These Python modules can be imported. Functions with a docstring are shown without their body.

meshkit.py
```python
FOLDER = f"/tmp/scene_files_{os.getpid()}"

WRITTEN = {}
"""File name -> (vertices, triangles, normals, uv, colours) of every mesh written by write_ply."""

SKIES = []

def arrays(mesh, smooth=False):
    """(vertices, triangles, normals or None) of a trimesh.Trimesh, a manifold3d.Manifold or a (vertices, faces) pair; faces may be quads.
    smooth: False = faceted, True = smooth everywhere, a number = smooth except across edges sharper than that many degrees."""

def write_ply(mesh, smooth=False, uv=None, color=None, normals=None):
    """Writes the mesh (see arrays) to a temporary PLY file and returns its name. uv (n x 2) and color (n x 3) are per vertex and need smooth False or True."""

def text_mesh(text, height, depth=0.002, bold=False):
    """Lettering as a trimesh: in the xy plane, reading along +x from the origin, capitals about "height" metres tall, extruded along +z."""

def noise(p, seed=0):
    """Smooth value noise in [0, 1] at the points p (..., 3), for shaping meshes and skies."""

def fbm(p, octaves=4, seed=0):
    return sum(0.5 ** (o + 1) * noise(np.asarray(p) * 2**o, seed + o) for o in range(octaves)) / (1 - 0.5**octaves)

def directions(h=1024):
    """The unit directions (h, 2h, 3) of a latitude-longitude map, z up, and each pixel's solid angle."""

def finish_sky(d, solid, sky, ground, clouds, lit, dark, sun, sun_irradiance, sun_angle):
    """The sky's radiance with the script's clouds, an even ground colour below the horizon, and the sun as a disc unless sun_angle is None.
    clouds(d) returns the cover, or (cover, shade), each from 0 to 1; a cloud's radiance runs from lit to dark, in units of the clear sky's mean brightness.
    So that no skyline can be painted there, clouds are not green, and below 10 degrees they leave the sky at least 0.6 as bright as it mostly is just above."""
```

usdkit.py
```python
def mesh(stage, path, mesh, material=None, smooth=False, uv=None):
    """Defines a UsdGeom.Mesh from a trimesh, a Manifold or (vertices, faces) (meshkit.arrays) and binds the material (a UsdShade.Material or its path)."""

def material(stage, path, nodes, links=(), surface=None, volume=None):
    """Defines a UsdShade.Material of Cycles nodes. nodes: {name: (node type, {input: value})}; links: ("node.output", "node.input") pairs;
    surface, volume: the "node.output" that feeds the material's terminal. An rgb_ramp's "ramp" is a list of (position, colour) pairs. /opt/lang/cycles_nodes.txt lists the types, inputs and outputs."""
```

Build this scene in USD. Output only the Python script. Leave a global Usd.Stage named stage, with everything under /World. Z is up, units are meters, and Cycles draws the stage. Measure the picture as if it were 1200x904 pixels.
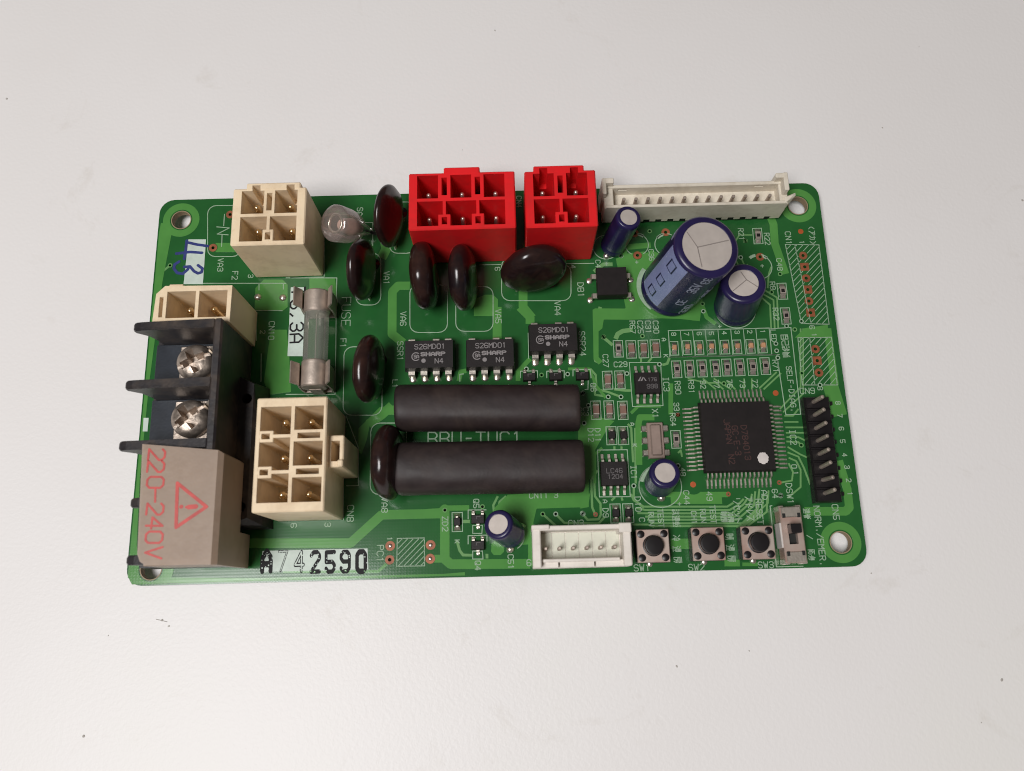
import math
import random
import numpy as np
import trimesh
import manifold3d as m3
import shapely
from shapely import affinity
from shapely.geometry import Polygon, LineString, Point, MultiPolygon, box as sbox
from shapely.ops import unary_union
import usdkit
import meshkit
from pxr import Usd, UsdGeom, UsdLux, UsdShade, Gf, Sdf

random.seed(7)
rng = np.random.default_rng(7)
stage = Usd.Stage.CreateInMemory()
UsdGeom.SetStageUpAxis(stage, UsdGeom.Tokens.z)
UsdGeom.SetStageMetersPerUnit(stage, 1.0)
stage.SetDefaultPrim(UsdGeom.Xform.Define(stage, '/World').GetPrim())
LIFT = 3.6            # millimetres from the table to the top face of the board
MM = 0.001

# ------------------------------------------------------------------ camera, light, exposure
cam = UsdGeom.Camera.Define(stage, '/World/camera')
cam.CreateFocalLengthAttr(28.0)
HA = 28.0 * 1200.0 / 952.06
cam.CreateHorizontalApertureAttr(HA)
cam.CreateVerticalApertureAttr(HA * 771.0 / 1024.0)
cam.CreateClippingRangeAttr(Gf.Vec2f(0.005, 20.0))
right, down, fwd = np.array([0.99963572, -0.02639028, -0.00565458]), np.array([-0.02696231, -0.96710947, -0.25292746]), np.array([0.00120623, 0.25298778, -0.96746872])
eye = np.array([71.459, -3.927, 152.588 + LIFT]) * MM
M = np.eye(4)
M[0, :3], M[1, :3], M[2, :3], M[3, :3] = right, -down, -fwd, eye
cam.AddTransformOp().Set(Gf.Matrix4d(*M.ravel().tolist()))
cam.CreateFStopAttr(20.0)
cam.CreateFocusDistanceAttr(0.160)
cam.CreateExposureAttr(0.07)

dome = UsdLux.DomeLight.Define(stage, '/World/room_light')
room = usdkit.material(stage, '/World/Looks/room_light', {"b": ("background_shader", {"color": (1.0, 0.88, 0.78), "strength": 0.085})}, surface="b.background")
UsdShade.MaterialBindingAPI.Apply(dome.GetPrim()).Bind(room)


def rect_light(name, loc, target, w, h, intensity, color):
    l = UsdLux.RectLight.Define(stage, '/World/' + name)
    l.CreateWidthAttr(w); l.CreateHeightAttr(h); l.CreateIntensityAttr(intensity); l.CreateColorAttr(Gf.Vec3f(*color))
    z = np.array(loc, float) - np.array(target, float); z /= np.linalg.norm(z)
    x = np.cross([0, 1, 0], z); x /= np.linalg.norm(x)
    y = np.cross(z, x)
    m = np.eye(4); m[0, :3], m[1, :3], m[2, :3], m[3, :3] = x, y, z, loc
    l.AddTransformOp().Set(Gf.Matrix4d(*m.ravel().tolist()))
    return l


rect_light('ceiling_lamp', (-0.195, -0.165, 0.76), (0.06, 0.03, 0.0), 0.24, 0.38, 21.8, (1.0, 0.99, 0.985))



# ------------------------------------------------------------------ materials
MAT = {}


def mat(name, color, rough=0.5, metal=0.0, vary=0.12, scale=300.0, bump=0.0, bscale=2500.0, coat=0.0, spec=0.5, color2=None, sss=0.0, rvary=0.0, grime=None, gscale=140.0, gamount=0.5):
    """Plain material with a fine mottle (noise in object space, metres) and an optional fine relief."""
    c2 = color2 or tuple(c * (1 - vary) for c in color)
    c1 = color if color2 else tuple(min(1, c * (1 + vary)) for c in color)
    n = {"tc": ("texture_coordinate", {}), "n": ("noise_texture", {"scale": scale, "detail": 4.0, "roughness": 0.6}),
         "r": ("rgb_ramp", {"ramp": [(0.3, c2), (0.7, c1)]}),
         "p": ("principled_bsdf", {"roughness": rough, "metallic": metal, "coat_weight": coat, "coat_roughness": 0.08, "specular_ior_level": spec})}
    l = [("tc.object", "n.vector"), ("n.fac", "r.fac"), ("r.color", "p.base_color")]
    if sss:
        n["p"][1].update({"subsurface_weight": sss, "subsurface_scale": 0.0015, "subsurface_radius": (1.0, 0.7, 0.5)})
    if grime:
        n["gn"] = ("noise_texture", {"scale": gscale, "detail": 6.0, "roughness": 0.7, "distortion": 0.4})
        n["gr"] = ("rgb_ramp", {"ramp": [(0.46, (0, 0, 0)), (0.72, (gamount,) * 3)]})
        n["gb"] = ("rgb_to_bw", {})
        n["gm"] = ("mix_color", {"b": grime})
        l.remove(("r.color", "p.base_color"))
        l += [("tc.object", "gn.vector"), ("gn.fac", "gr.fac"), ("gr.color", "gb.color"), ("gb.val", "gm.fac"), ("r.color", "gm.a"), ("gm.result", "p.base_color")]
    if rvary:
        n["rm"] = ("map_range", {"from_min": 0.3, "from_max": 0.7, "to_min": rough - rvary, "to_max": rough + rvary})
        l += [("n.fac", "rm.value"), ("rm.result", "p.roughness")]
    if bump:
        n["bn"] = ("noise_texture", {"scale": bscale, "detail": 3.0})
        n["bu"] = ("bump", {"strength": bump, "distance": 0.0001})
        l += [("tc.object", "bn.vector"), ("bn.fac", "bu.height"), ("bu.normal", "p.normal")]
    MAT[name] = usdkit.material(stage, '/World/Looks/' + name, n, l, surface="p.BSDF")
    return MAT[name]


def weave_mat(name, c1, c2, rough):
    """Solder mask over glass cloth: two crossed waves as relief, mottled colour."""
    n = {"tc": ("texture_coordinate", {}), "n": ("noise_texture", {"scale": 90.0, "detail": 5.0, "roughness": 0.65}),
         "r": ("rgb_ramp", {"ramp": [(0.3, c2), (0.7, c1)]}),
         "w1": ("wave_texture", {"wave_type": "bands", "bands_direction": "x", "scale": 560.0, "distortion": 1.2, "detail": 2.0}),
         "w2": ("wave_texture", {"wave_type": "bands", "bands_direction": "y", "scale": 560.0, "distortion": 1.2, "detail": 2.0}),
         "bn": ("noise_texture", {"scale": 900.0, "detail": 3.0}),
         "a": ("math", {"math_type": "multiply"}), "b": ("math", {"math_type": "add"}),
         "bu": ("bump", {"strength": 0.03, "distance": 0.00006}),
         "p": ("principled_bsdf", {"roughness": rough, "specular_ior_level": 0.5})}
    l = [("tc.object", "n.vector"), ("n.fac", "r.fac"), ("r.color", "p.base_color"), ("tc.object", "w1.vector"), ("tc.object", "w2.vector"), ("tc.object", "bn.vector"),
         ("w1.fac", "a.value1"), ("w2.fac", "a.value2"), ("a.value", "b.value1"), ("bn.fac", "b.value2"), ("b.value", "bu.height"), ("bu.normal", "p.normal")]
    MAT[name] = usdkit.material(stage, '/World/Looks/' + name, n, l, surface="p.BSDF")


weave_mat('solder_mask', (0.021, 0.118, 0.029), (0.014, 0.086, 0.021), 0.15)
weave_mat('mask_on_copper', (0.090, 0.280, 0.062), (0.064, 0.218, 0.047), 0.15)
weave_mat('trace_mask', (0.165, 0.335, 0.125), (0.120, 0.270, 0.095), 0.18)
mat('silkscreen', (0.28, 0.39, 0.27), 0.6, vary=0.18, scale=900)
mat('label_white', (0.50, 0.58, 0.52), 0.5, vary=0.1, scale=500)
mat('cream_plastic', (0.85, 0.67, 0.455), 0.5, vary=0.05, scale=120, bump=0.2, sss=0.08, spec=0.35, grime=(0.46, 0.30, 0.17), gscale=170.0, gamount=0.45)
mat('red_plastic', (0.74, 0.012, 0.016), 0.45, vary=0.06, scale=120, bump=0.2, bscale=1500, spec=0.3, grime=(0.42, 0.02, 0.018), gscale=220.0, gamount=0.5)
mat('white_plastic', (0.68, 0.62, 0.52), 0.45, vary=0.07, scale=150, bump=0.15, grime=(0.38, 0.31, 0.22), gscale=200.0, gamount=0.5)
mat('pale_plastic', (0.74, 0.68, 0.62), 0.45, vary=0.05, scale=150, bump=0.15, grime=(0.45, 0.38, 0.31), gscale=200.0, gamount=0.35)
mat('pale_floor', (0.60, 0.60, 0.50), 0.5, vary=0.05, scale=150)
mat('black_plastic', (0.022, 0.019, 0.021), 0.42, vary=0.25, scale=400, bump=0.35, bscale=1800, spec=0.35, grime=(0.10, 0.072, 0.052), gscale=150.0, gamount=0.7)
mat('blue_black_plastic', (0.014, 0.018, 0.026), 0.45, vary=0.3, scale=300, bump=0.2, spec=0.3)
mat('chip_black', (0.012, 0.009, 0.009), 0.5, vary=0.2, scale=600, bump=0.2, bscale=4000, spec=0.28)
mat('varistor_coat', (0.009, 0.006, 0.008), 0.2, vary=0.5, scale=130, bump=0.10, bscale=500, spec=0.45, color2=(0.024, 0.010, 0.008), grime=(0.075, 0.034, 0.024), gscale=200.0, gamount=0.35)
mat('sleeve_brown', (0.025, 0.017, 0.017), 0.52, vary=0.25, scale=260, bump=0.2, bscale=1500, rvary=0.05, spec=0.3, grime=(0.060, 0.042, 0.034), gscale=120.0, gamount=0.5)
mat('can_sleeve', (0.017, 0.012, 0.060), 0.3, vary=0.2, scale=250, coat=0.12, spec=0.4)
mat('can_stripe', (0.235, 0.265, 0.47), 0.35, vary=0.08, scale=250)
mat('can_print', (0.30, 0.32, 0.42), 0.5)
mat('can_mark', (0.012, 0.012, 0.05), 0.4)
mat('aluminium', (0.66, 0.59, 0.54), 0.48, metal=0.45, vary=0.07, scale=500, bump=0.1)
mat('groove_dark', (0.30, 0.26, 0.24), 0.5, metal=0.4)
mat('cover_plastic', (0.315, 0.225, 0.165), 0.5, vary=0.08, scale=130, bump=0.3, bscale=1200, sss=0.1, grime=(0.23, 0.15, 0.10), gscale=130.0, gamount=0.6)
mat('red_ink', (0.50, 0.055, 0.045), 0.5, vary=0.2, scale=600)
mat('black_ink', (0.012, 0.012, 0.013), 0.6, vary=0.3, scale=900, spec=0.2)
mat('blue_ink', (0.016, 0.028, 0.16), 0.5, vary=0.25, scale=500)
mat('nickel', (0.50, 0.42, 0.355), 0.46, metal=0.85, vary=0.3, scale=700, bump=0.7, bscale=1500, rvary=0.1)
mat('tin', (0.70, 0.64, 0.56), 0.36, metal=0.88, vary=0.12, scale=700, bump=0.25, bscale=2500)
mat('brass_pin', (0.72, 0.56, 0.34), 0.25, metal=1.0, vary=0.12, scale=700)
mat('clip_metal', (0.50, 0.42, 0.36), 0.52, metal=0.75, vary=0.2, scale=500, bump=0.3, bscale=2500)
mat('solder', (0.74, 0.68, 0.60), 0.28, metal=0.92, vary=0.12, scale=900, bump=0.3, bscale=2500)
mat('bare_copper', (0.28, 0.088, 0.038), 0.5, metal=0.2, vary=0.3, scale=900)
mat('fiducial', (0.45, 0.095, 0.025), 0.5, metal=0.2, vary=0.2, scale=900)
mat('hole_dark', (0.006, 0.007, 0.006), 0.7)
mat('ceramic_brown', (0.21, 0.115, 0.085), 0.45, vary=0.15, scale=900)
mat('ceramic_light', (0.29, 0.245, 0.21), 0.45, vary=0.15, scale=900)
mat('led_body', (0.46, 0.245, 0.135), 0.3, vary=0.3, scale=450)
mat('resonator_metal', (0.36, 0.27, 0.23), 0.4, metal=0.5, vary=0.12, scale=500)
mat('key_plate', (0.56, 0.47, 0.41), 0.42, metal=0.5, vary=0.2, scale=180, color2=(0.44, 0.27, 0.22))
mat('key_black', (0.011, 0.009, 0.010), 0.34, vary=0.2, spec=0.35)
mat('chip_print', (0.22, 0.20, 0.20), 0.6)
mat('chip_print_mid', (0.11, 0.10, 0.10), 0.6)
mat('chip_print_dim', (0.050, 0.018, 0.015), 0.7)
mat('white_paint', (0.60, 0.55, 0.52), 0.5)
mat('dust', (0.40, 0.37, 0.34), 0.8)

# clear glass for the fuse and the surge arrester: see-through with a bright rim
MAT['glass'] = usdkit.material(stage, '/World/Looks/glass', {
    "f": ("fresnel", {"IOR": 1.5}), "fa": ("math", {"math_type": "multiply_add", "value2": 1.0, "value3": 0.06}),
    "t": ("transparent_bsdf", {"color": (0.86, 0.88, 0.86)}), "g": ("glossy_bsdf", {"roughness": 0.08, "color": (0.95, 0.95, 0.95)}), "m": ("mix_closure", {}),
    "d": ("diffuse_bsdf", {"color": (0.62, 0.62, 0.55)}), "m2": ("mix_closure", {"fac": 0.14})},
    [("f.fac", "fa.value1"), ("fa.value", "m.fac"), ("t.BSDF", "m.closure1"), ("g.BSDF", "m.closure2"), ("m.closure", "m2.closure1"), ("d.BSDF", "m2.closure2")], surface="m2.closure")
MAT['milky_glass'] = usdkit.material(stage, '/World/Looks/milky_glass', {
    "f": ("fresnel", {"IOR": 1.5}), "fa": ("math", {"math_type": "multiply_add", "value2": 1.0, "value3": 0.05}), "tc": ("texture_coordinate", {}), "n": ("noise_texture", {"scale": 700.0, "detail": 2.0}),
    "bu": ("bump", {"strength": 0.5, "distance": 0.0002}), "t": ("transparent_bsdf", {"color": (0.93, 0.90, 0.88)}), "g": ("glossy_bsdf", {"roughness": 0.12, "color": (0.95, 0.95, 0.95)}), "m": ("mix_closure", {}),
    "d": ("diffuse_bsdf", {"color": (0.72, 0.62, 0.58)}), "m2": ("mix_closure", {"fac": 0.13})},
    [("tc.object", "n.vector"), ("n.fac", "bu.height"), ("bu.normal", "g.normal"), ("f.fac", "fa.value1"), ("fa.value", "m.fac"), ("t.BSDF", "m.closure1"), ("g.BSDF", "m.closure2"), ("m.closure", "m2.closure1"), ("d.BSDF", "m2.closure2")], surface="m2.closure")
MAT['arrester_core'] = mat('arrester_core', (0.55, 0.36, 0.30), 0.45, vary=0.2, scale=500)

# the white laminate: fine pebble relief, faint stains and a few marks
MAT['laminate'] = usdkit.material(stage, '/World/Looks/laminate', {
    "tc": ("texture_coordinate", {}),
    "n": ("noise_texture", {"scale": 9.0, "detail": 5.0, "roughness": 0.6}),
    "r": ("rgb_ramp", {"ramp": [(0.25, (0.745, 0.715, 0.700)), (0.55, (0.775, 0.750, 0.740)), (0.8, (0.770, 0.752, 0.722))]}),
    "n2": ("noise_texture", {"scale": 1300.0, "detail": 3.0, "roughness": 0.6}),
    "n3": ("noise_texture", {"scale": 38.0, "detail": 7.0, "roughness": 0.72, "distortion": 1.5}), "r3": ("rgb_ramp", {"ramp": [(0.60, (1, 1, 1)), (0.78, (0.90, 0.885, 0.86))]}), "mx": ("mix_color", {"blend_type": "multiply", "fac": 1.0}),
    "bu": ("bump", {"strength": 0.30, "distance": 0.00018}),
    "p": ("principled_bsdf", {"roughness": 0.46, "specular_ior_level": 0.4})},
    [("tc.object", "n.vector"), ("n.fac", "r.fac"), ("r.color", "mx.a"), ("tc.object", "n3.vector"), ("n3.fac", "r3.fac"), ("r3.color", "mx.b"), ("mx.result", "p.base_color"), ("tc.object", "n2.vector"), ("n2.fac", "bu.height"), ("bu.normal", "p.normal")], surface="p.BSDF")

# ------------------------------------------------------------------ helpers (shapes in millimetres, z = 0 on the board's top face)
USED = {}


def numbered(path):
    k = USED.get(path, 0)
    USED[path] = k + 1
    return path if k == 0 else '%s_%03d' % (path, k)


def tag(prim, label=None, cat=None, group=None, kind=None):
    for k, v in (('label', label), ('category', cat), ('group', group), ('kind', kind)):
        if v:
            prim.SetCustomDataByKey(k, v)


def raw(mesh):
    if hasattr(mesh, 'to_mesh'):
        q = mesh.to_mesh()
        return trimesh.Trimesh(np.array(q.vert_properties[:, :3], float), np.array(q.tri_verts), process=False)
    return mesh


def obj(name, mesh, material, parent='/World/circuit_board', smooth=False, label=None, lift=False):
    if not isinstance(mesh, list):
        mesh = [mesh]
    t = trimesh.util.concatenate([raw(k).copy() for k in mesh])
    t.vertices = (t.vertices + [0, 0, LIFT if lift else 0]) * MM
    path = numbered(parent + '/' + name)
    p = usdkit.mesh(stage, path, t, MAT[material], smooth=smooth).GetPrim()
    if label:
        p.SetCustomDataByKey('label', label)
    return path


def cbox(x0, x1, y0, y1, z0, z1, b=0.15):
    """Box with chamfered edges, a Manifold."""
    pts = []
    for sx in (0, 1):
        for sy in (0, 1):
            for sz in (0, 1):
                c = [(x0, x1)[sx], (y0, y1)[sy], (z0, z1)[sz]]
                for k in range(3):
                    q = list(c)
                    for j in range(3):
                        if j != k:
                            q[j] += b * (1 if (sx, sy, sz)[j] == 0 else -1)
                    pts.append(q)
    return m3.Manifold.hull_points(np.array(pts, float))


def sharp(x0, x1, y0, y1, z0, z1):
    return m3.Manifold.cube([x1 - x0, y1 - y0, z1 - z0]).translate([x0, y0, z0])


def turned(m, cx, cy, deg):
    return m.translate([-cx, -cy, 0]).rotate([0, 0, deg]).translate([cx, cy, 0])


def polys(g):
    if g.is_empty:
        return []
    return [k for k in getattr(g, 'geoms', [g]) if isinstance(k, Polygon) and k.area > 1e-4]


def extr(g, z0, z1):
    out = []
    for k in polys(g):
        e = trimesh.creation.extrude_polygon(k, z1 - z0, engine='earcut')
        e.apply_translation([0, 0, z0])
        out.append(e)
    return trimesh.util.concatenate(out) if out else None


def prism(pts, axis, a0, a1):
    """Extrudes a polygon given in the plane across axis ('x': (y, z), 'y': (x, z)) from a0 to a1."""
    e = trimesh.creation.extrude_polygon(Polygon(pts), a1 - a0, engine='earcut')
    v = e.vertices.copy()
    if axis == 'y':
        e.vertices = np.c_[v[:, 0], v[:, 2] + a0, v[:, 1]]
        e.invert()
    else:
        e.vertices = np.c_[v[:, 2] + a0, v[:, 0], v[:, 1]]
    return e


def frame(d):
    d = np.array(d, float) / np.linalg.norm(d)
    h = np.array([0, 0, 1.0]) if abs(d[2]) < 0.9 else np.array([0, 1.0, 0])
    x = np.cross(h, d); x /= np.linalg.norm(x)
    return x, np.cross(d, x), d


def lathe(profile, p0, d, n=40, x_axis=None):
    """Revolves (radius, height) pairs about the axis through p0 along d; closed if it starts and ends on radius 0."""
    x, y, z = frame(d)
    if x_axis is not None:
        x = np.array(x_axis, float) - np.dot(x_axis, z) * z; x /= np.linalg.norm(x); y = np.cross(z, x)
    pr = np.array(profile, float)
    t = np.linspace(0, 2 * math.pi, n, endpoint=False)
    v = np.array([np.array(p0) + r * (math.cos(a) * x + math.sin(a) * y) + h * z for r, h in pr for a in t])
    f = []
    for i in range(len(pr) - 1):
        for j in range(n):
            a, b, c, e = i * n + j, i * n + (j + 1) % n, (i + 1) * n + (j + 1) % n, (i + 1) * n + j
            if pr[i][0] > 1e-9: f.append((a, b, c))
            if pr[i + 1][0] > 1e-9: f.append((a, c, e))
    m = trimesh.Trimesh(v, f, process=False)
    m.remove_unreferenced_vertices()
    return m


def rod(a, b, r0, r1=None, n=12, dome=False):
    a, b = np.array(a, float), np.array(b, float)
    r1 = r0 if r1 is None else r1
    L = np.linalg.norm(b - a)
    p = [(0, 0), (r0, 0), (r1, L - (0.5 * r1 if dome else 0))] + ([(r1 * 0.75, L - 0.15 * r1)] if dome else []) + [(0, L)]
    return lathe(p, a, b - a, n)


def ball(c, r, n=2, squash=1.0):
    s = trimesh.creation.icosphere(n, r)
    s.vertices = s.vertices * [1, 1, squash] + np.array(c)
    return s


# ---- a plain stroke lettering, as silkscreen plotters write it (4 x 6 grid)
FONT = {
    'A': '00 04 26 44 40|02 42', 'B': '00 06 36 45 44 33 03|33 42 41 30 00', 'C': '45 36 16 05 01 10 30 41', 'D': '00 06 26 44 42 20 00', 'E': '46 06 00 40|03 33',
    'F': '46 06 00|03 33', 'G': '45 36 16 05 01 10 30 41 43 23', 'H': '00 06|40 46|03 43', 'I': '20 26|10 30|16 36', 'J': '46 41 30 10 01', 'K': '00 06|46 02|13 40',
    'L': '06 00 40', 'M': '00 06 23 46 40', 'N': '00 06 40 46', 'O': '10 01 05 16 36 45 41 30 10', 'P': '00 06 36 45 44 33 03', 'Q': '10 01 05 16 36 45 41 30 10|22 40',
    'R': '00 06 36 45 44 33 03|23 40', 'S': '45 36 16 05 04 13 33 42 41 30 10 01', 'T': '06 46|26 20', 'U': '06 01 10 30 41 46', 'V': '06 20 46', 'W': '06 10 24 30 46',
    'X': '00 46|06 40', 'Y': '06 23 46|23 20', 'Z': '06 46 00 40', '0': '10 01 05 16 36 45 41 30 10', '1': '15 26 20', '2': '05 16 36 45 44 00 40', '3': '05 16 36 45 44 33 13|33 42 41 30 10 01',
    '4': '30 36 02 42', '5': '46 06 03 33 42 41 30 10 01', '6': '45 36 16 05 01 10 30 41 42 33 03', '7': '06 46 10', '8': '13 04 05 16 36 45 44 33 13 02 01 10 30 41 42 33', '9': '01 10 30 41 45 36 16 05 04 13 43',
    '-': '13 33', '+': '03 43|21 25', '.': '20 21', ',': '21 10', '/': '00 46', '(': '36 14 12 30', ')': '16 34 32 10', '~': '02 13 24 33 44',
    'ア': '06 46 33|25 23 00', 'カ': '05 45 41 30|26 22 00', 'リ': '06 03|46 43 20', 'セ': '04 45 33|16 11 20 40', 'ッ': '04 03|24 23|44 42 20', 'ト': '16 10|14 42', 'ド': '16 10|14 42|35 34|46 45',
    'レ': '16 10 44', 'ス': '06 46 00|23 40', 'ー': '03 43',
    '自': '06 46 40 00 06|04 44|02 42|26 15', '己': '06 46 43 03 01 10 40 41', '診': '06 16|04 14|02 12 10 00 02|36 24|36 44|34 23|43 22|42 20', '断': '06 00 20|13 14|04 24|15 11|24 21|46 35 30|34 44|43 40',
    '試': '06 16|04 14|02 12 10 00 02|25 45|23 33|33 31 21|36 40 41', '運': '06 15|04 13 11 00 40|26 46 45|25 45 42 22 25|24 44|36 31', '転': '05 25|16 10|04 24 22 02 04|02 22|00 20|36 46|34 44|43 30 40',
    '暖': '06 16 11 01 06|03 13|36 46|25 45|24 44|23 43|32 20|22 42 40', '房': '06 46|05 45 44 04 05|04 00|13 43|23 21 10|22 42 30', '冷': '06 15|01 13|36 24|36 44|23 43|22 42 31|30 22', '強': '06 26 24 04 02 22 20|36 45|33 43 42 32 33|36 30 40',
    '通': '06 15|04 13 11 00 40|26 46 36|25 45 41|25 21|24 44|22 42|35 21', '常': '06 15|26 25|46 35|04 44 43|04 03|14 34 33 13 14|12 32 30|12 10|22 20', '応': '06 46|05 02 00|14 11|24 21 30 41|25 34|43 42', '急': '26 14|25 45 33|14 44 42 12|03 43|00 11|20 30 41',
}


def strokes(s, h, w, adv=None):
    """Lettering as a shapely area: cap height h, stroke width w, reading along +x, centred on the origin."""
    u = h / 6.0
    adv = adv or 6.0 * u * 0.92
    lines = []
    for i, ch in enumerate(s):
        if ch not in FONT: continue
        for st in FONT[ch].split('|'):
            p = [(int(k[0]) * u + i * adv, int(k[1]) * u) for k in st.split()]
            lines.append(LineString(p).buffer(w / 2, cap_style=3 if len(p) == 2 else 1, join_style=1, quad_segs=2))
    g = unary_union(lines)
    W = (len(s) - 1) * adv + 4 * u
    return affinity.translate(g, -W / 2, -h / 2)


def place(g, x, y, deg):
    return affinity.translate(affinity.rotate(g, deg, origin=(0, 0)), x, y)


def ribbon(pts, w, cap=2):
    return LineString(pts).buffer(w / 2, cap_style=cap, join_style=1, quad_segs=3)


# ------------------------------------------------------------------ the setting: a white tabletop
top = trimesh.creation.box(extents=[1600, 1200, 30])
top.apply_translation([70, 40, -15])
tp = obj('tabletop', top, 'laminate', '/World')
tag(stage.GetPrimAtPath(tp), label='white pebbled laminate tabletop under the circuit board', kind='structure')

# ------------------------------------------------------------------ the circuit board
cb = UsdGeom.Xform.Define(stage, '/World/circuit_board')
cb.AddTranslateOp().Set(Gf.Vec3d(0, 0, LIFT * MM))
tag(cb.GetPrim(), label='green circuit board with cream and red connectors, capacitors and chips on the tabletop', cat='circuit board')
BW, BH = 136.0, 77.62
outline = sbox(0, 0, BW, BH).buffer(-3).buffer(3, quad_segs=6)
mount = [(4.61, 73.02), (131.41, 72.54), (131.47, 4.41), (4.42, 2.99)]
vias = [(100.58, 67.71), (94.38, 62.49), (119.91, 65.03), (118.56, 61.42)] + [(94.44, 62.42), (110.02, 51.71), (110.03, 50.15), (89.98, 45.37), (97.61, 45.31)] + [(94.07, 37.75), (90.18, 33.18), (92.64, 33.11), (86.27, 31.60), (85.28, 28.14), (85.27, 34.08), (100.54, 39.44)] + [(119.82, 65.01), (126.12, 57.62), (124.00, 53.79), (127.71, 45.83), (126.17, 46.61), (129.21, 47.51), (128.06, 36.87), (131.30, 34.41), (123.67, 43.02), (123.66, 41.56), (123.73, 40.11)] + [(112.74, 35.23), (126.30, 22.72), (121.33, 13.25)] + [(94.01, 15.86), (102.62, 19.46), (84.21, 10.90), (103.34, 29.35)] + [(76.73, 11.05), (79.14, 10.99), (84.11, 10.99)] + [(121.34, 13.34)] + [(77.46, 37.92), (82.54, 37.96), (74.54, 39.24), (89.93, 45.32), (85.30, 34.02)] + [(3.13, 63.02)] + [(65.51, 12.73), (58.48, 12.28)]
open_pads = [(131.17, 61.47), (131.22, 56.56), (131.20, 51.68), (131.27, 41.69), (131.37, 36.88)] + [(14.61, 73.95), (11.57, 66.64)] + [(97.50, 67.33), (97.75, 62.48), (103.82, 67.38), (122.49, 61.44)] + [(48.28, 3.47)]
square_pads = [(131.22, 59.01), (131.26, 54.13), (131.24, 49.24), (131.35, 39.32)]
filled_pads = [(48.35, 5.98), (55.81, 5.94), (55.74, 3.46)]
copper_dots = [(122.54, 33.04), (105.15, 15.80)] + [(131.31, 66.77)]
red_vias = [(121.34, 15.73)] + [(86.54, 10.71)] + [(103.34, 29.31)] + [(111.59, 13.82)]
holes = unary_union([Point(p).buffer(2.05, quad_segs=10) for p in mount] + [Point(p).buffer(0.27, quad_segs=3) for p in vias] + [Point(p).buffer(0.33, quad_segs=4) for p in open_pads + square_pads])
core = extr(outline.difference(holes), -1.6, 0.0)
BOARD = obj('board', core, 'solder_mask', label='green fibreglass board with printed white markings')

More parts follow.
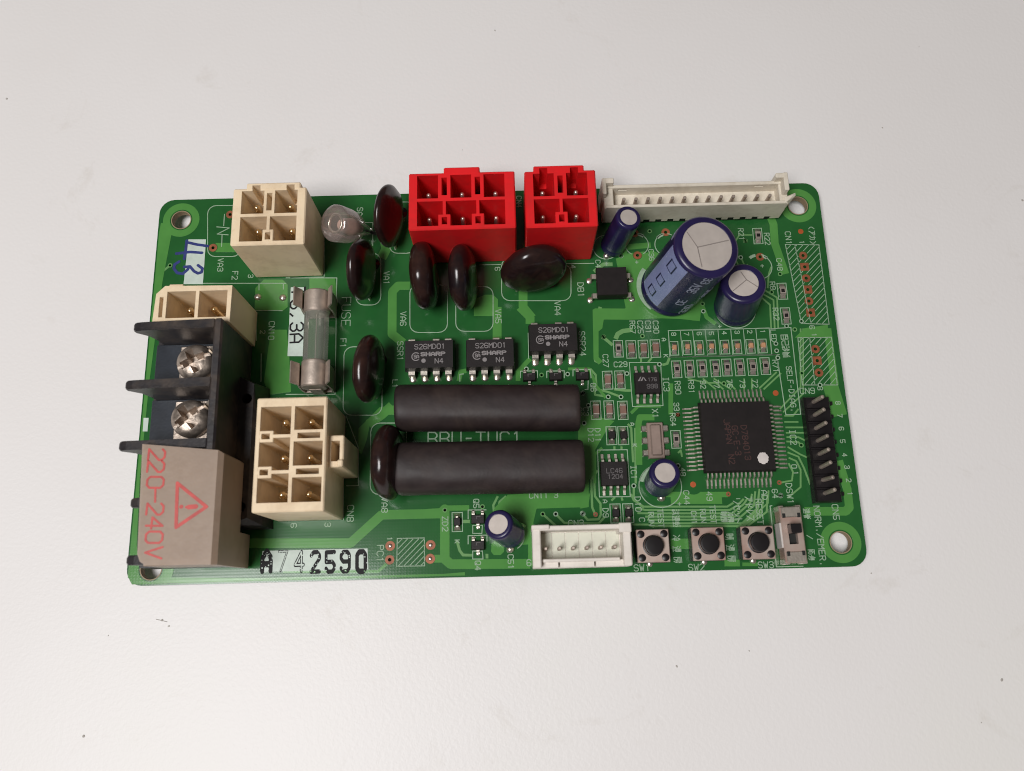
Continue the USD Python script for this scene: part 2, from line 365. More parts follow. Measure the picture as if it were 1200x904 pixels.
# copper under the mask: broad areas and traces (lighter green), each a sheet of its own
areas = [
    ribbon([(1.79, 72.35), (0.58, 59.63), (-0.28, 38.32), (-0.42, 19.97), (0.11, 7.27), (1.25, 1.70)], 2.6), ribbon([(1.93, 1.07), (23.85, 0.34), (58.21, 0.18), (62.12, 0.39)], 1.0),
    Polygon([(12.05, 67.69), (16.15, 67.57), (16.27, 65.55), (12.18, 65.67)]), Polygon([(20.68, 57.61), (22.29, 59.39), (26.06, 59.28), (27.14, 58.15), (27.34, 53.43), (26.36, 52.56), (20.77, 52.72)]),
    Polygon([(24.20, 48.35), (24.69, 48.69), (27.38, 48.62), (28.14, 42.80), (28.76, 35.90), (24.50, 35.41), (23.38, 38.10)]), Polygon([(31.45, 59.42), (36.63, 59.28), (37.44, 53.25), (31.67, 53.42)]),
    ribbon([(51.71, 57.23), (49.32, 57.29), (48.21, 56.09), (48.24, 47.14), (50.44, 45.24)], 1.75), ribbon([(48.40, 32.64), (46.45, 30.84), (43.87, 29.08)], 1.8), Polygon([(46.02, 32.35), (49.31, 32.68), (49.33, 30.78), (46.87, 30.85), (44.11, 28.62), (43.67, 26.13), (42.71, 23.28), (42.09, 23.70), (41.99, 28.26)]),
    ribbon([(21.91, 7.17), (41.01, 6.69), (46.69, 11.73), (57.80, 11.66)], 1.75), ribbon([(55.08, 11.70), (57.84, 11.80), (58.47, 12.47), (58.42, 3.34), (59.50, 2.38), (74.10, 2.06)], 1.75), ribbon([(58.88, 12.63), (63.03, 12.59)], 1.0), ribbon([(74.59, 1.58), (74.79, 7.60)], 1.8),
    ribbon([(28.73, 1.88), (46.19, 1.42), (47.96, 2.93)], 0.55), ribbon([(55.81, 3.46), (58.10, 3.40)], 1.4),
    Polygon([(67.84, 12.51), (70.29, 14.83), (83.52, 15.27), (84.23, 30.44), (91.10, 28.37), (89.80, 27.15), (87.12, 22.88), (86.89, 18.40), (85.62, 17.22), (85.37, 12.11), (75.60, 12.10), (74.92, 9.55), (75.18, 5.64), (70.05, 5.39), (66.19, 9.40)]),
    Polygon([(93.34, 61.90), (95.10, 62.47), (98.84, 62.36), (100.65, 63.55), (111.11, 57.69), (109.15, 48.09), (105.53, 48.64), (101.60, 48.90), (95.39, 48.77), (90.18, 48.98), (89.80, 47.15), (88.92, 46.44), (88.75, 40.73), (87.73, 40.76), (88.09, 51.07), (88.61, 51.36), (94.69, 51.13)]),
    ribbon([(88.70, 49.86), (88.24, 41.08), (89.10, 40.05)], 1.0), ribbon([(74.45, 57.61), (74.28, 52.09), (76.01, 49.71)], 1.75), ribbon([(73.65, 52.08), (75.61, 49.89), (75.56, 48.46)], 1.75), Polygon([(64.46, 50.43), (64.51, 53.94), (66.74, 54.86), (68.41, 54.81), (69.31, 53.80), (69.23, 50.29)]),
    ribbon([(69.12, 52.21), (68.97, 45.26)], 1.75), ribbon([(61.35, 37.17), (61.73, 39.03), (62.81, 39.19)], 0.9), ribbon([(72.85, 36.85), (72.90, 38.72), (75.33, 41.28)], 0.9), ribbon([(82.65, 39.01), (86.80, 38.89), (88.05, 35.32), (89.72, 33.05)], 0.55),
    Polygon([(127.52, 44.13), (129.60, 46.03), (134.34, 46.63), (134.13, 44.92), (133.31, 43.96)]), ribbon([(134.15, 45.90), (134.18, 34.33)], 1.5), ribbon([(125.09, 71.70), (125.96, 68.50), (125.75, 64.32), (127.16, 57.59)], 1.6), ribbon([(133.27, 34.35), (134.31, 28.23)], 3.0),
    ribbon([(125.49, 10.25), (133.12, 10.05), (133.87, 10.76), (133.92, 14.19), (133.02, 19.58)], 1.6), ribbon([(94.76, 61.55), (95.36, 64.33), (100.58, 64.65)], 1.2), Polygon([(94.51, 61.09), (95.49, 62.92), (99.19, 63.28), (101.65, 61.35), (98.75, 56.82), (94.26, 56.95)]),
    Polygon([(83.89, 14.60), (85.62, 14.55), (86.10, 16.53), (85.25, 12.10), (83.76, 11.89)]), ribbon([(86.72, 16.51), (87.01, 22.04), (88.45, 23.27)], 0.5), ribbon([(98.79, 28.90), (96.00, 28.98), (95.66, 27.69), (95.27, 19.79)], 1.2), ribbon([(46.37, 67.94), (46.89, 65.44), (45.94, 63.36)], 2.0),
    Polygon([(67.07, 5.89), (67.71, 6.49), (68.77, 6.46), (69.38, 5.62), (69.35, 4.38), (68.70, 3.78), (67.45, 3.82), (66.94, 4.45)]), ribbon([(102.45, 35.53), (101.98, 29.35)], 0.9), ribbon([(94.40, 29.84), (95.85, 31.20), (100.21, 31.07)], 0.6),
    ribbon([(109.89, 51.53), (110.57, 48.88), (112.24, 47.41)], 0.8), ribbon([(108.50, 51.09), (108.26, 48.23)], 1.2), ribbon([(99.86, 14.07), (107.52, 13.86), (111.47, 13.75)], 1.0), ribbon([(100.74, 13.09), (110.30, 12.83)], 1.6), Polygon([(100.20, 5.91), (103.98, 5.81), (103.83, 3.95), (100.06, 4.05)]),
    ribbon([(109.71, 1.26), (112.52, 1.18)], 1.2), Polygon([(112.99, 1.25), (115.84, 1.17), (115.78, 0.54), (112.93, 0.61)]),
]
rings = [Point(p).buffer(3.75, quad_segs=10) for p in mount[:3]] + [Point(mount[3]).buffer(4.2, quad_segs=10)]
thin = [ribbon(p, w) for p, w in [
    ([(93.40, 14.36), (93.80, 13.16), (95.63, 11.92), (111.14, 11.50), (112.40, 12.18)], 0.36), ([(94.19, 11.72), (95.83, 11.29), (111.56, 10.87), (113.07, 11.68), (114.38, 12.84)], 0.36), ([(94.36, 10.76), (96.03, 10.67), (111.97, 10.24), (114.28, 11.89), (115.10, 12.94)], 0.36), ([(95.75, 10.06), (112.39, 9.62), (115.50, 12.09), (116.02, 13.75)], 0.36),
    ([(96.07, 9.49), (112.81, 9.04), (116.17, 11.60), (116.67, 14.21)], 0.36), ([(96.61, 8.81), (113.70, 8.35), (116.81, 10.87), (117.39, 14.19)], 0.36), ([(97.05, 8.28), (113.88, 7.83), (117.47, 10.38), (118.18, 13.69)], 0.36), ([(93.28, 8.67), (96.12, 8.59), (97.28, 8.14)], 0.36),
    ([(114.60, 7.86), (118.42, 10.35), (118.90, 13.67)], 0.36),
    ([(123.72, 28.50), (125.38, 28.45), (126.58, 29.79)], 0.32), ([(123.58, 27.31), (126.28, 27.23)], 0.32), ([(123.67, 26.24), (127.40, 26.14)], 0.32), ([(123.64, 25.19), (127.48, 25.08)], 0.32), ([(123.67, 24.34), (125.94, 24.28), (127.49, 23.40)], 0.32), ([(123.57, 23.51), (125.83, 23.32), (126.30, 22.72)], 0.32),
    ([(123.66, 22.46), (125.96, 20.93), (127.71, 20.05)], 0.32), ([(123.55, 21.41), (125.51, 20.53), (126.29, 18.43), (127.12, 15.13)], 0.32), ([(123.64, 20.37), (125.00, 19.71), (125.63, 18.04), (125.25, 14.77), (122.58, 12.81)], 0.32), ([(123.52, 19.34), (124.15, 17.67), (123.76, 16.04), (121.47, 15.69)], 0.32),
    ([(123.03, 29.88), (127.49, 34.08), (128.88, 46.00)], 0.3), ([(123.59, 29.23), (127.84, 32.77), (129.39, 45.98)], 0.3), ([(120.31, 33.84), (124.03, 37.01)], 0.32), ([(119.50, 34.08), (123.21, 37.25)], 0.32), ([(118.01, 33.91), (118.23, 36.08)], 0.3), ([(116.54, 33.95), (116.75, 36.12)], 0.3), ([(114.86, 33.99), (113.34, 35.78)], 0.3), ([(114.02, 34.02), (110.86, 36.28)], 0.3), ([(112.55, 34.06), (111.20, 35.40), (109.31, 35.45), (105.80, 36.43)], 0.3), ([(111.08, 34.10), (108.75, 36.34)], 0.3),
    ([(117.90, 65.07), (118.75, 66.35), (121.39, 66.27)], 0.3), ([(117.88, 59.90), (117.32, 61.46), (118.53, 61.68), (119.26, 59.35)], 0.3), ([(118.02, 58.88), (119.78, 59.85), (120.29, 57.79)], 0.3), ([(121.90, 52.69), (123.38, 51.15), (123.09, 46.21)], 0.32), ([(122.21, 53.44), (124.19, 52.13), (123.79, 46.19)], 0.32), ([(122.76, 54.18), (124.95, 52.61), (124.48, 46.17)], 0.32), ([(123.29, 54.66), (123.84, 57.69), (124.48, 59.20)], 0.32),
    ([(89.94, 45.25), (91.66, 43.60)], 0.6), ([(92.29, 44.89), (92.77, 45.90), (93.78, 46.46), (95.75, 46.70)], 0.9), ([(86.97, 38.96), (88.00, 37.64), (87.99, 34.79), (90.15, 34.17), (92.64, 33.11)], 0.42), ([(84.75, 38.88), (86.96, 38.81), (87.55, 36.80), (87.66, 33.67), (90.18, 33.18)], 0.42), ([(101.08, 39.28), (102.07, 39.54), (102.57, 40.68)], 0.5), ([(96.98, 39.97), (97.04, 40.83)], 0.4), ([(98.36, 39.93), (99.11, 40.78)], 0.4), ([(94.68, 34.32), (93.59, 34.35), (91.42, 34.70)], 0.5),
    ([(76.73, 11.05), (79.12, 8.77)], 0.42), ([(79.14, 10.99), (80.69, 9.31), (87.04, 9.03), (88.31, 10.29)], 0.42), ([(84.11, 10.99), (85.01, 9.77), (87.08, 9.82), (87.54, 10.66), (87.58, 12.71), (86.62, 14.12), (86.62, 17.60)], 0.42), ([(86.50, 10.68), (85.99, 12.07), (86.08, 17.26), (87.39, 18.98)], 0.42),
    ([(69.99, 14.57), (68.76, 13.57), (68.37, 11.86)], 0.42), ([(71.38, 14.53), (69.61, 13.20), (69.06, 11.84)], 0.42), ([(68.43, 14.61), (67.53, 12.91), (67.68, 11.53)], 0.42), ([(60.66, 6.68), (61.17, 4.81), (61.79, 3.97), (63.47, 3.88)], 0.5), ([(61.86, 10.09), (63.13, 10.05)], 0.6), ([(66.19, 4.06), (66.18, 3.23)], 0.5),
    ([(3.13, 63.02), (1.44, 61.50), (1.45, 59.42)], 0.45), ([(94.18, 20.32), (94.22, 26.96), (93.64, 27.75)], 0.42), ([(94.41, 16.30), (94.98, 26.93)], 0.42), ([(94.01, 15.86), (93.85, 13.34), (95.60, 11.70)], 0.42), ([(100.72, 14.14), (105.66, 14.01)], 0.6), ([(102.81, 21.86), (103.35, 22.35), (103.50, 21.08)], 0.35),
    ([(88.31, 23.02), (87.52, 22.28)], 0.4), ([(90.77, 22.82), (90.80, 23.46)], 0.4), ([(92.12, 22.78), (92.16, 23.42)], 0.4), ([(89.64, 13.21), (90.34, 13.81)], 0.4), ([(91.74, 13.15), (91.58, 13.77)], 0.4), ([(88.80, 59.19), (90.75, 60.73), (92.61, 60.68)], 0.8), ([(94.38, 62.43), (95.50, 64.33)], 0.7),
    ([(112.55, 7.42), (116.59, 10.96), (117.50, 14.64)], 0.3), ([(113.65, 7.91), (118.81, 11.96), (119.19, 14.33)], 0.3), ([(73.09, 14.75), (71.04, 12.82), (68.22, 11.71)], 0.42), ([(89.65, 51.63), (88.35, 47.79), (88.15, 40.55), (89.03, 40.14)], 0.7),
]]
cut = unary_union([Point(p).buffer(2.3, quad_segs=10) for p in mount] + [Point(p).buffer(0.36, quad_segs=3) for p in vias] + [Point(p).buffer(0.95, quad_segs=5) for p in open_pads + square_pads + filled_pads] + [Point(p).buffer(1.9, quad_segs=6) for p in copper_dots])
inside = sbox(0.3, 0.3, BW - 0.3, BH - 0.3)
laid = None
for k, g in enumerate(areas + rings + thin):
    g = (g.buffer(0.25).buffer(-0.25) if k < len(areas) else g).intersection(inside).difference(cut)
    if laid is not None:
        g = g.difference(laid)
    if g.is_empty or not polys(g): continue
    laid = g if laid is None else unary_union([laid, g])
    e = extr(g, -0.02, 0.035)
    if e is not None:
        obj('copper_trace', e, 'trace_mask' if k >= len(areas) + len(rings) else 'mask_on_copper', BOARD)
mat('laminate_edge', (0.30, 0.22, 0.13), 0.6)
for p in mount:
    obj('hole_edge', extr(Point(p).buffer(2.06, quad_segs=12).difference(Point(p).buffer(1.9, quad_segs=12)), -1.58, 0.03), 'laminate_edge', BOARD)
for p in vias:
    obj('via', extr(Point(p).buffer(0.46, quad_segs=4).difference(Point(p).buffer(0.27, quad_segs=3)), -0.02, 0.05), 'silkscreen' if rng.random() < 0.6 else 'trace_mask', BOARD)
for p in red_vias:
    obj('via', extr(Point(p).buffer(0.45, quad_segs=4).difference(Point(p).buffer(0.15, quad_segs=3)), -0.02, 0.05), 'bare_copper', BOARD)
for p in open_pads:
    obj('solder_pad', extr(Point(p).buffer(0.85, quad_segs=5).difference(Point(p).buffer(0.33, quad_segs=4)), -0.02, 0.05), 'bare_copper', BOARD)
for p in square_pads:
    obj('solder_pad', extr(Point(p).buffer(0.85, cap_style=3).difference(Point(p).buffer(0.33, quad_segs=4)), -0.02, 0.05), 'bare_copper', BOARD)
for p in filled_pads:
    pad = obj('solder_pad', extr(Point(p).buffer(0.9, quad_segs=5), -0.02, 0.05), 'bare_copper', BOARD)
    obj('solder_dot', ball((p[0], p[1], 0.03), 0.42, 1, 0.6), 'solder', BOARD, smooth=True)
for p in copper_dots:
    obj('copper_dot', extr(Point(p).buffer(0.55, quad_segs=5), -0.02, 0.05), 'fiducial', BOARD)

# white print: outlines
SW = 0.17


def outline_print(g):
    e = extr(g.difference(cut_small), -0.02, 0.06)
    if e is not None:
        obj('printed_outline', e, 'silkscreen', BOARD)


cut_small = unary_union([Point(p).buffer(0.5) for p in vias + open_pads + square_pads + filled_pads] + [Point(p).buffer(2.1) for p in mount])


def line(pts, w=SW):
    outline_print(ribbon(pts, w))


def loop(pts, w=SW, r=0.0):
    g = Polygon(pts)
    if r: g = g.buffer(-r).buffer(r, quad_segs=4)
    outline_print(g.buffer(w / 2, join_style=2).difference(g.buffer(-w / 2, join_style=2)))


for pts in ([(9.84, 76.12), (16.81, 75.92), (17.47, 64.53), (10.62, 64.73)], [(47.42, 75.82), (52.72, 75.67), (52.77, 64.22), (47.55, 64.37)], [(40.71, 64.57), (45.76, 64.42), (45.92, 53.28), (40.96, 53.43)], [(51.71, 57.44), (59.24, 57.22), (59.18, 47.15), (51.76, 47.36)], [(60.91, 56.78), (68.40, 56.56), (68.21, 47.12), (60.83, 47.33)],
            [(70.26, 62.93), (84.21, 60.72), (83.87, 53.11), (70.04, 53.51)], [(38.83, 44.76), (46.43, 44.55), (46.45, 30.74), (38.99, 30.95)], [(44.36, 29.27), (51.23, 29.08), (51.17, 15.39), (44.48, 15.57)]):
    loop(pts, SW, 1.7)
for pts in ([(39.57, 30.82), (42.09, 24.49), (42.24, 17.29), (39.91, 17.35)], [(41.88, 71.36), (44.02, 71.29), (44.10, 66.23), (41.98, 66.29)], [(26.70, 59.63), (36.98, 59.33), (37.33, 35.15), (27.76, 35.41)]):
    line(pts)
line([(13.45, 74.10), (13.45, 71.39)]); line([(11.98, 71.26), (14.63, 70.93), (12.25, 69.64), (14.56, 69.40)]); line([(13.25, 69.43), (13.32, 66.77)]); line([(10.05, 58.93), (26.85, 58.45)]); line([(21.36, 58.61), (21.44, 57.13)]); line([(26.27, 58.47), (26.33, 57.16)])
line([(20.59, 52.84), (26.36, 52.67)]); line([(21.26, 51.81), (21.47, 46.49)]); line([(22.58, 43.83), (22.81, 38.12)]); line([(65.74, 61.33), (88.89, 60.99)]); line([(27.57, 59.64), (34.36, 59.58)]); line([(34.21, 67.23), (34.45, 59.68)]); line([(39.43, 17.21), (39.60, 10.92)])
# capacitor circles and thick arcs
def circle(c, r, w=SW, a0=0, a1=360):
    line([(c[0] + r * math.cos(math.radians(a)), c[1] + r * math.sin(math.radians(a))) for a in np.linspace(a0, a1, 40)], w)


circle((103.41, 55.71), 5.25, 0.17, 150, 380); circle((103.41, 55.71), 5.8, 0.95, 140, 232)
circle((116.41, 50.51), 4.05); circle((91.47, 64.44), 2.6); circle((97.77, 64.82), 2.35, SW, -60, 240); circle((103.83, 64.65), 2.4, SW, 60, 300); circle((122.01, 59.27), 2.6, SW, -120, 60)
circle((98.97, 15.68), 4.0, 0.17); circle((98.97, 15.68), 3.6, 0.75, 100, 165); circle((70.47, 7.25), 2.7, 0.17, -60, 60)
circle((97.77, 64.82), 2.3, 0.62, 50, 80); circle((103.83, 64.65), 2.3, 0.62, 105, 140); circle((122.01, 59.27), 2.55, 0.62, 45, 75); circle((122.01, 59.27), 2.55, 0.62, 100, 130)
# hatched footprints of the unfitted connectors
for quad, step in (([(127.87, 64.00), (134.65, 63.70), (134.58, 46.72), (129.16, 47.02)], 1.25), ([(128.12, 44.11), (134.71, 44.02), (134.63, 34.32), (127.88, 34.50)], 1.25), ([(49.65, 7.30), (54.66, 7.26), (54.73, 2.21), (49.60, 2.25)], 1.05)):
    g = Polygon(quad)
    x0, y0, x1, y1 = g.bounds
    keep = g.difference(unary_union([Point(p).buffer(1.0) for p in open_pads + square_pads]))
    hatch = []
    for k in np.arange(x0 - (y1 - y0), x1, step):
        hatch += polys(ribbon([(k, y0), (k + y1 - y0, y1)], 0.13).intersection(keep))
    outline_print(unary_union(hatch)); loop(quad, 0.15)
line([(129.79, 63.94), (131.02, 46.97)], 0.13); line([(130.44, 44.04), (130.30, 34.44)], 0.13)
# light-emitting diode block and self-diagnosis frame
loop([(102.78, 46.30), (122.69, 46.26), (122.63, 40.83), (102.68, 40.85)])
for a, b in (([(105.14, 46.27), (105.19, 40.89)]), ([(107.56, 46.32), (107.64, 40.88)]), ([(110.04, 46.25), (110.10, 40.86)]), ([(112.57, 46.24), (112.54, 40.83)]), ([(115.10, 46.21), (115.01, 40.90)]), ([(117.59, 46.25), (117.51, 40.83)]), ([(120.05, 46.25), (119.98, 40.80)])):
    line([a, b], 0.13)
line([(122.88, 46.08), (126.98, 46.28), (126.87, 28.71), (124.03, 28.70), (123.59, 40.77), (107.01, 40.80)])
line([(102.68, 40.85), (124.19, 40.79)], 0.13)
line([(119.55, 11.46), (119.15, 11.42), (119.13, 0.32), (124.06, 0.29)])
line([(127.87, 31.87), (127.50, 31.77), (127.67, 12.05), (132.67, 12.02)]); line([(75.14, 46.62), (75.04, 41.29)]); line([(73.33, 37.40), (73.37, 38.78), (76.69, 38.80), (76.64, 37.31)]); line([(78.44, 37.26), (78.49, 38.64), (81.92, 38.65), (81.85, 37.16)]); line([(83.56, 37.49), (83.62, 38.79), (86.97, 38.77), (87.06, 37.02)]); line([(86.53, 37.03), (86.34, 34.81), (85.69, 34.75)])
line([(61.53, 36.98), (61.54, 38.48), (62.33, 38.57)]); line([(62.82, 10.48), (62.84, 12.17), (66.24, 12.12)]); line([(62.76, 5.90), (62.78, 7.45), (66.26, 7.46), (66.24, 6.32)])

# white print: lettering (text, x, y, height, turn)
TEXTS = [
    ('R67', 95.78, 47.23, 1.15, -90), ('C25', 97.32, 47.19, 1.15, -90), ('C31', 98.86, 47.14, 1.15, -90), ('C30', 100.39, 47.10, 1.15, -90), ('C27', 90.09, 40.45, 1.15, -90), ('C29', 92.95, 39.65, 1.15, 0), ('IC3', 101.56, 35.41, 1.25, -90),
    ('SSR24', 85.70, 44.11, 1.3, -90), ('Q6', 87.41, 35.15, 1.15, -90), ('C3', 85.71, 30.36, 1.1, -90), ('C2', 84.49, 30.39, 1.1, -90), ('D12', 86.43, 25.77, 1.15, -90), ('D11', 87.78, 25.73, 1.15, -90), ('X1', 99.01, 29.65, 1.2, -90),
    ('R90', 103.76, 34.64, 1.15, -90), ('R91', 106.37, 34.71, 1.15, -90), ('33', 103.19, 30.85, 1.1, -90), ('R64', 102.32, 28.37, 1.1, -90), ('A', 101.79, 44.48, 0.9, -90), ('K', 101.91, 41.13, 0.9, -90), ('A', 94.48, 27.67, 0.8, -90),
    ('8', 103.77, 45.54, 1.0, -90), ('7', 106.30, 45.51, 1.0, -90), ('6', 108.82, 45.51, 1.0, -90), ('5', 111.20, 45.48, 1.0, -90), ('4', 113.77, 45.54, 1.0, -90), ('3', 116.30, 45.58, 1.0, -90), ('2', 118.79, 45.62, 1.0, -90), ('1', 121.35, 45.59, 1.0, -90),
    ('LED', 123.39, 44.61, 1.1, -90), ('R71', 123.10, 38.43, 1.1, -90), ('92', 108.67, 35.11, 1.1, -90), ('77', 111.26, 35.17, 1.1, -90), ('76', 113.85, 35.18, 1.1, -90), ('73', 116.32, 35.07, 1.1, -90), ('72', 118.76, 35.05, 1.1, -90), ('+', 112.98, 46.86, 0.9, 0),
    ('自己診断', 125.49, 42.50, 1.5, -90), ('SELF-DIAG.', 125.65, 33.78, 1.15, -90), ('IC2', 124.91, 24.31, 1.3, -90), ('O', 124.47, 18.69, 1.1, -90), ('1', 124.66, 17.45, 0.9, -90), ('DSW1', 123.08, 13.61, 1.25, -90), ('64', 120.32, 13.68, 1.15, -90), ('AD.', 118.33, 13.00, 1.2, -90),
    ('49', 108.01, 13.53, 1.15, -90), ('C44', 103.73, 13.40, 1.15, -90), ('48', 103.42, 18.23, 1.05, -90), ('(アカ)', 133.52, 65.87, 1.3, -90), ('1', 131.27, 64.37, 1.0, -90), ('CN1', 128.65, 65.38, 1.25, -90), ('6', 131.16, 46.18, 1.1, -90), ('1', 131.39, 44.60, 1.0, -90), ('CN9', 128.70, 33.30, 1.25, 0), ('3', 131.22, 33.75, 1.1, -90),
    ('R22', 124.32, 65.30, 1.15, -90), ('R21', 119.15, 66.49, 1.15, -90), ('C48', 126.20, 59.66, 1.15, -90), ('R8', 124.33, 55.14, 1.15, -90), ('R32', 124.34, 49.13, 1.15, -90), ('+', 122.70, 59.46, 1.0, 0),
    ('8', 134.29, 30.75, 1.0, -90), ('7', 134.33, 28.22, 1.0, -90), ('6', 134.30, 25.71, 1.0, -90), ('5', 134.23, 23.26, 1.0, -90), ('4', 134.25, 20.64, 1.0, -90), ('3', 134.41, 18.30, 1.0, -90), ('2', 134.40, 15.79, 1.0, -90), ('1', 134.32, 13.28, 1.0, -90), ('CN5', 131.21, 9.96, 1.25, -90),
    ('NORM./EMER.', 127.76, 5.72, 1.25, -90), ('通常', 125.83, 9.80, 1.3, -90), ('/', 125.85, 5.51, 1.1, -90), ('応急', 125.80, 2.30, 1.3, -90), ('RESET', 117.06, 10.43, 1.2, -90), ('SW3', 117.23, 0.73, 1.25, 0),
    ('リセット', 113.02, 10.73, 1.45, -90), ('アドレス', 115.27, 11.03, 1.45, -90), ('RUN', 96.86, 9.63, 1.1, -90), ('TEST', 98.63, 9.70, 1.1, -90), ('試運転', 101.48, 9.63, 1.4, -90), ('D10', 94.59, 12.42, 1.2, -90), ('C', 95.12, 9.51, 1.15, -90),
    ('CH1', 104.82, 9.65, 1.05, -90), ('RUN', 106.53, 9.91, 1.1, -90), ('TEST', 108.39, 10.15, 1.1, -90), ('暖房', 110.37, 9.62, 1.3, -90), ('冷房', 111.55, 9.59, 1.3, -90), ('冷運房', 101.19, 4.02, 1.6, -90), ('暖運房', 111.03, 3.99, 1.6, -90),
    ('SW1', 94.53, 0.81, 1.3, 0), ('SW2', 104.49, 0.62, 1.3, 0), ('C51', 70.55, 2.52, 1.15, -90), ('Q4', 64.49, 2.01, 1.15, -90), ('Q5', 64.36, 13.34, 1.15, -90), ('ZD2', 58.52, 9.73, 1.2, -90), ('K', 60.73, 6.46, 0.9, -90), ('6', 73.87, 2.26, 1.25, 0), ('CN3', 82.85, 9.21, 1.25, 0),
    ('A', 88.47, 13.10, 0.9, -90), ('D9', 88.45, 10.97, 1.15, -90), ('CN11 3', 77.00, 14.55, 1.15, 0), ('+', 102.30, 12.25, 0.9, 0), ('K', 94.68, 23.56, 0.8, -90), ('IC1', 94.18, 18.43, 1.15, -90),
    ('CN4', 74.13, 75.09, 1.15, -90), ('6', 69.38, 60.35, 1.15, -90), ('4', 84.57, 60.43, 1.15, -90), ('C46', 89.68, 60.44, 1.1, -90), ('DB1', 85.93, 55.37, 1.35, -90), ('VA4', 81.15, 51.59, 1.3, -90), ('+', 91.38, 60.79, 1.0, 0), ('+', 97.51, 61.00, 0.9, 0), ('C36', 100.57, 62.47, 1.1, -90),
    ('VA1', 47.01, 59.04, 1.25, -90), ('VA6', 50.43, 50.27, 1.3, -90), ('FUSE', 39.04, 52.09, 1.95, -90), ('F1', 38.61, 45.51, 1.3, -90), ('SSR1', 49.88, 43.58, 1.3, -90), ('VA3', 13.35, 62.83, 1.25, -90), ('F2', 16.41, 60.45, 1.25, -90), ('3', 19.60, 60.21, 1.1, -90), ('2', 22.62, 48.29, 1.1, -90), ('CN10', 24.36, 48.52, 1.25, -90),
    ('CN8', 40.85, 12.14, 1.35, -90), ('6', 30.36, 10.20, 1.2, -90), ('3', 36.69, 10.17, 1.2, -90), ('VA8', 47.22, 13.55, 1.25, -90), ('SA1', 41.34, 73.28, 1.3, -90), ('VA5', 69.30, 50.26, 1.3, -90), ('PC1', 46.53, 4.64, 1.35, -90), ('1', 48.24, 7.27, 1.0, -90), ('L1', 48.94, 36.96, 1.1, -90), ('1', 44.22, 59.40, 1.1, -90), ('BBU-TUC1', 64.25, 25.73, 2.5, -1),
]
for s, x, y, h, deg in TEXTS:
    k = 0.88 if h < 1.9 else (0.9 if s == 'FUSE' else 1.0)
    g = place(strokes(s, h * k, 0.15 if h < 2 else 0.28, 2.0 if s in ('冷運房', '暖運房') else None), x, y, deg)
    obj('printed_lettering', extr(g.intersection(sbox(0.05, 0.05, BW - 0.05, BH - 0.05)), -0.02, 0.06), 'silkscreen', BOARD)

# white printed fields with ink on them
def field(pts):
    obj('printed_field', extr(Polygon(pts), -0.02, 0.05), 'label_white', BOARD)


field([(6.42, 68.64), (10.03, 68.53), (10.06, 58.76), (6.18, 58.87)])
ink = [ribbon(p, 0.46, 1) for p in ([(6.12, 68.32), (6.08, 66.62), (5.92, 64.34)], [(6.31, 67.96), (8.14, 67.45), (10.46, 67.03)], [(4.20, 65.55), (6.95, 65.82), (9.42, 65.58)], [(4.89, 63.77), (4.06, 63.17), (3.97, 62.30), (4.69, 61.34), (5.85, 61.10), (6.75, 61.97), (7.03, 62.66)], [(6.06, 62.59), (7.19, 62.66), (8.08, 61.59), (8.92, 61.11), (9.62, 61.33), (9.76, 62.13), (8.80, 62.86)])]
obj('handwritten_number', extr(unary_union(ink).buffer(0.06), 0.02, 0.075), 'blue_ink', BOARD, label='number 43 handwritten in blue ink')
field([(27.81, 57.58), (30.72, 57.50), (31.00, 43.06), (27.76, 43.15)])
obj('fuse_rating', extr(unary_union([place(strokes('6,3A', 2.55, 0.36, 2.35), 29.30, 50.33, -88), place(strokes('T', 2.55, 0.36), 29.39, 56.56, -88)]), 0.02, 0.08), 'black_ink', BOARD)
field([(24.78, 5.70), (44.18, 5.63), (44.39, 1.85), (24.62, 1.93)])
for ch, x, y in (('A', 25.63, 3.85), ('7', 28.64, 3.77), ('4', 31.66, 3.59), ('2', 34.61, 3.45), ('5', 37.36, 3.38), ('9', 40.11, 3.37), ('0', 43.05, 3.29)):
    w = {'A': 1.15, '7': 0.5, '4': 0.75, '0': 1.0}.get(ch, 0.8)
    g = affinity.scale(strokes(ch, 3.5, w), 0.66, 1.0, origin=(0, 0))
    if ch in '47':
        inner = affinity.scale(strokes(ch, 3.5, w * 0.4), 0.66, 1.0, origin=(0, 0))
        g = g.difference(inner)
    spots = unary_union([Point(rng.uniform(-1.1, 1.1), rng.uniform(-2, 2)).buffer(rng.uniform(0.06, 0.16), quad_segs=2) for _ in range(26 if ch in 'A742' else 8)])
    obj('stamped_character', extr(place(g.difference(spots), x, y, 1), 0.02, 0.075), 'black_ink', BOARD)
field([(0.55, 31.50), (1.54, 31.47), (1.54, 28.82), (0.63, 28.85)])


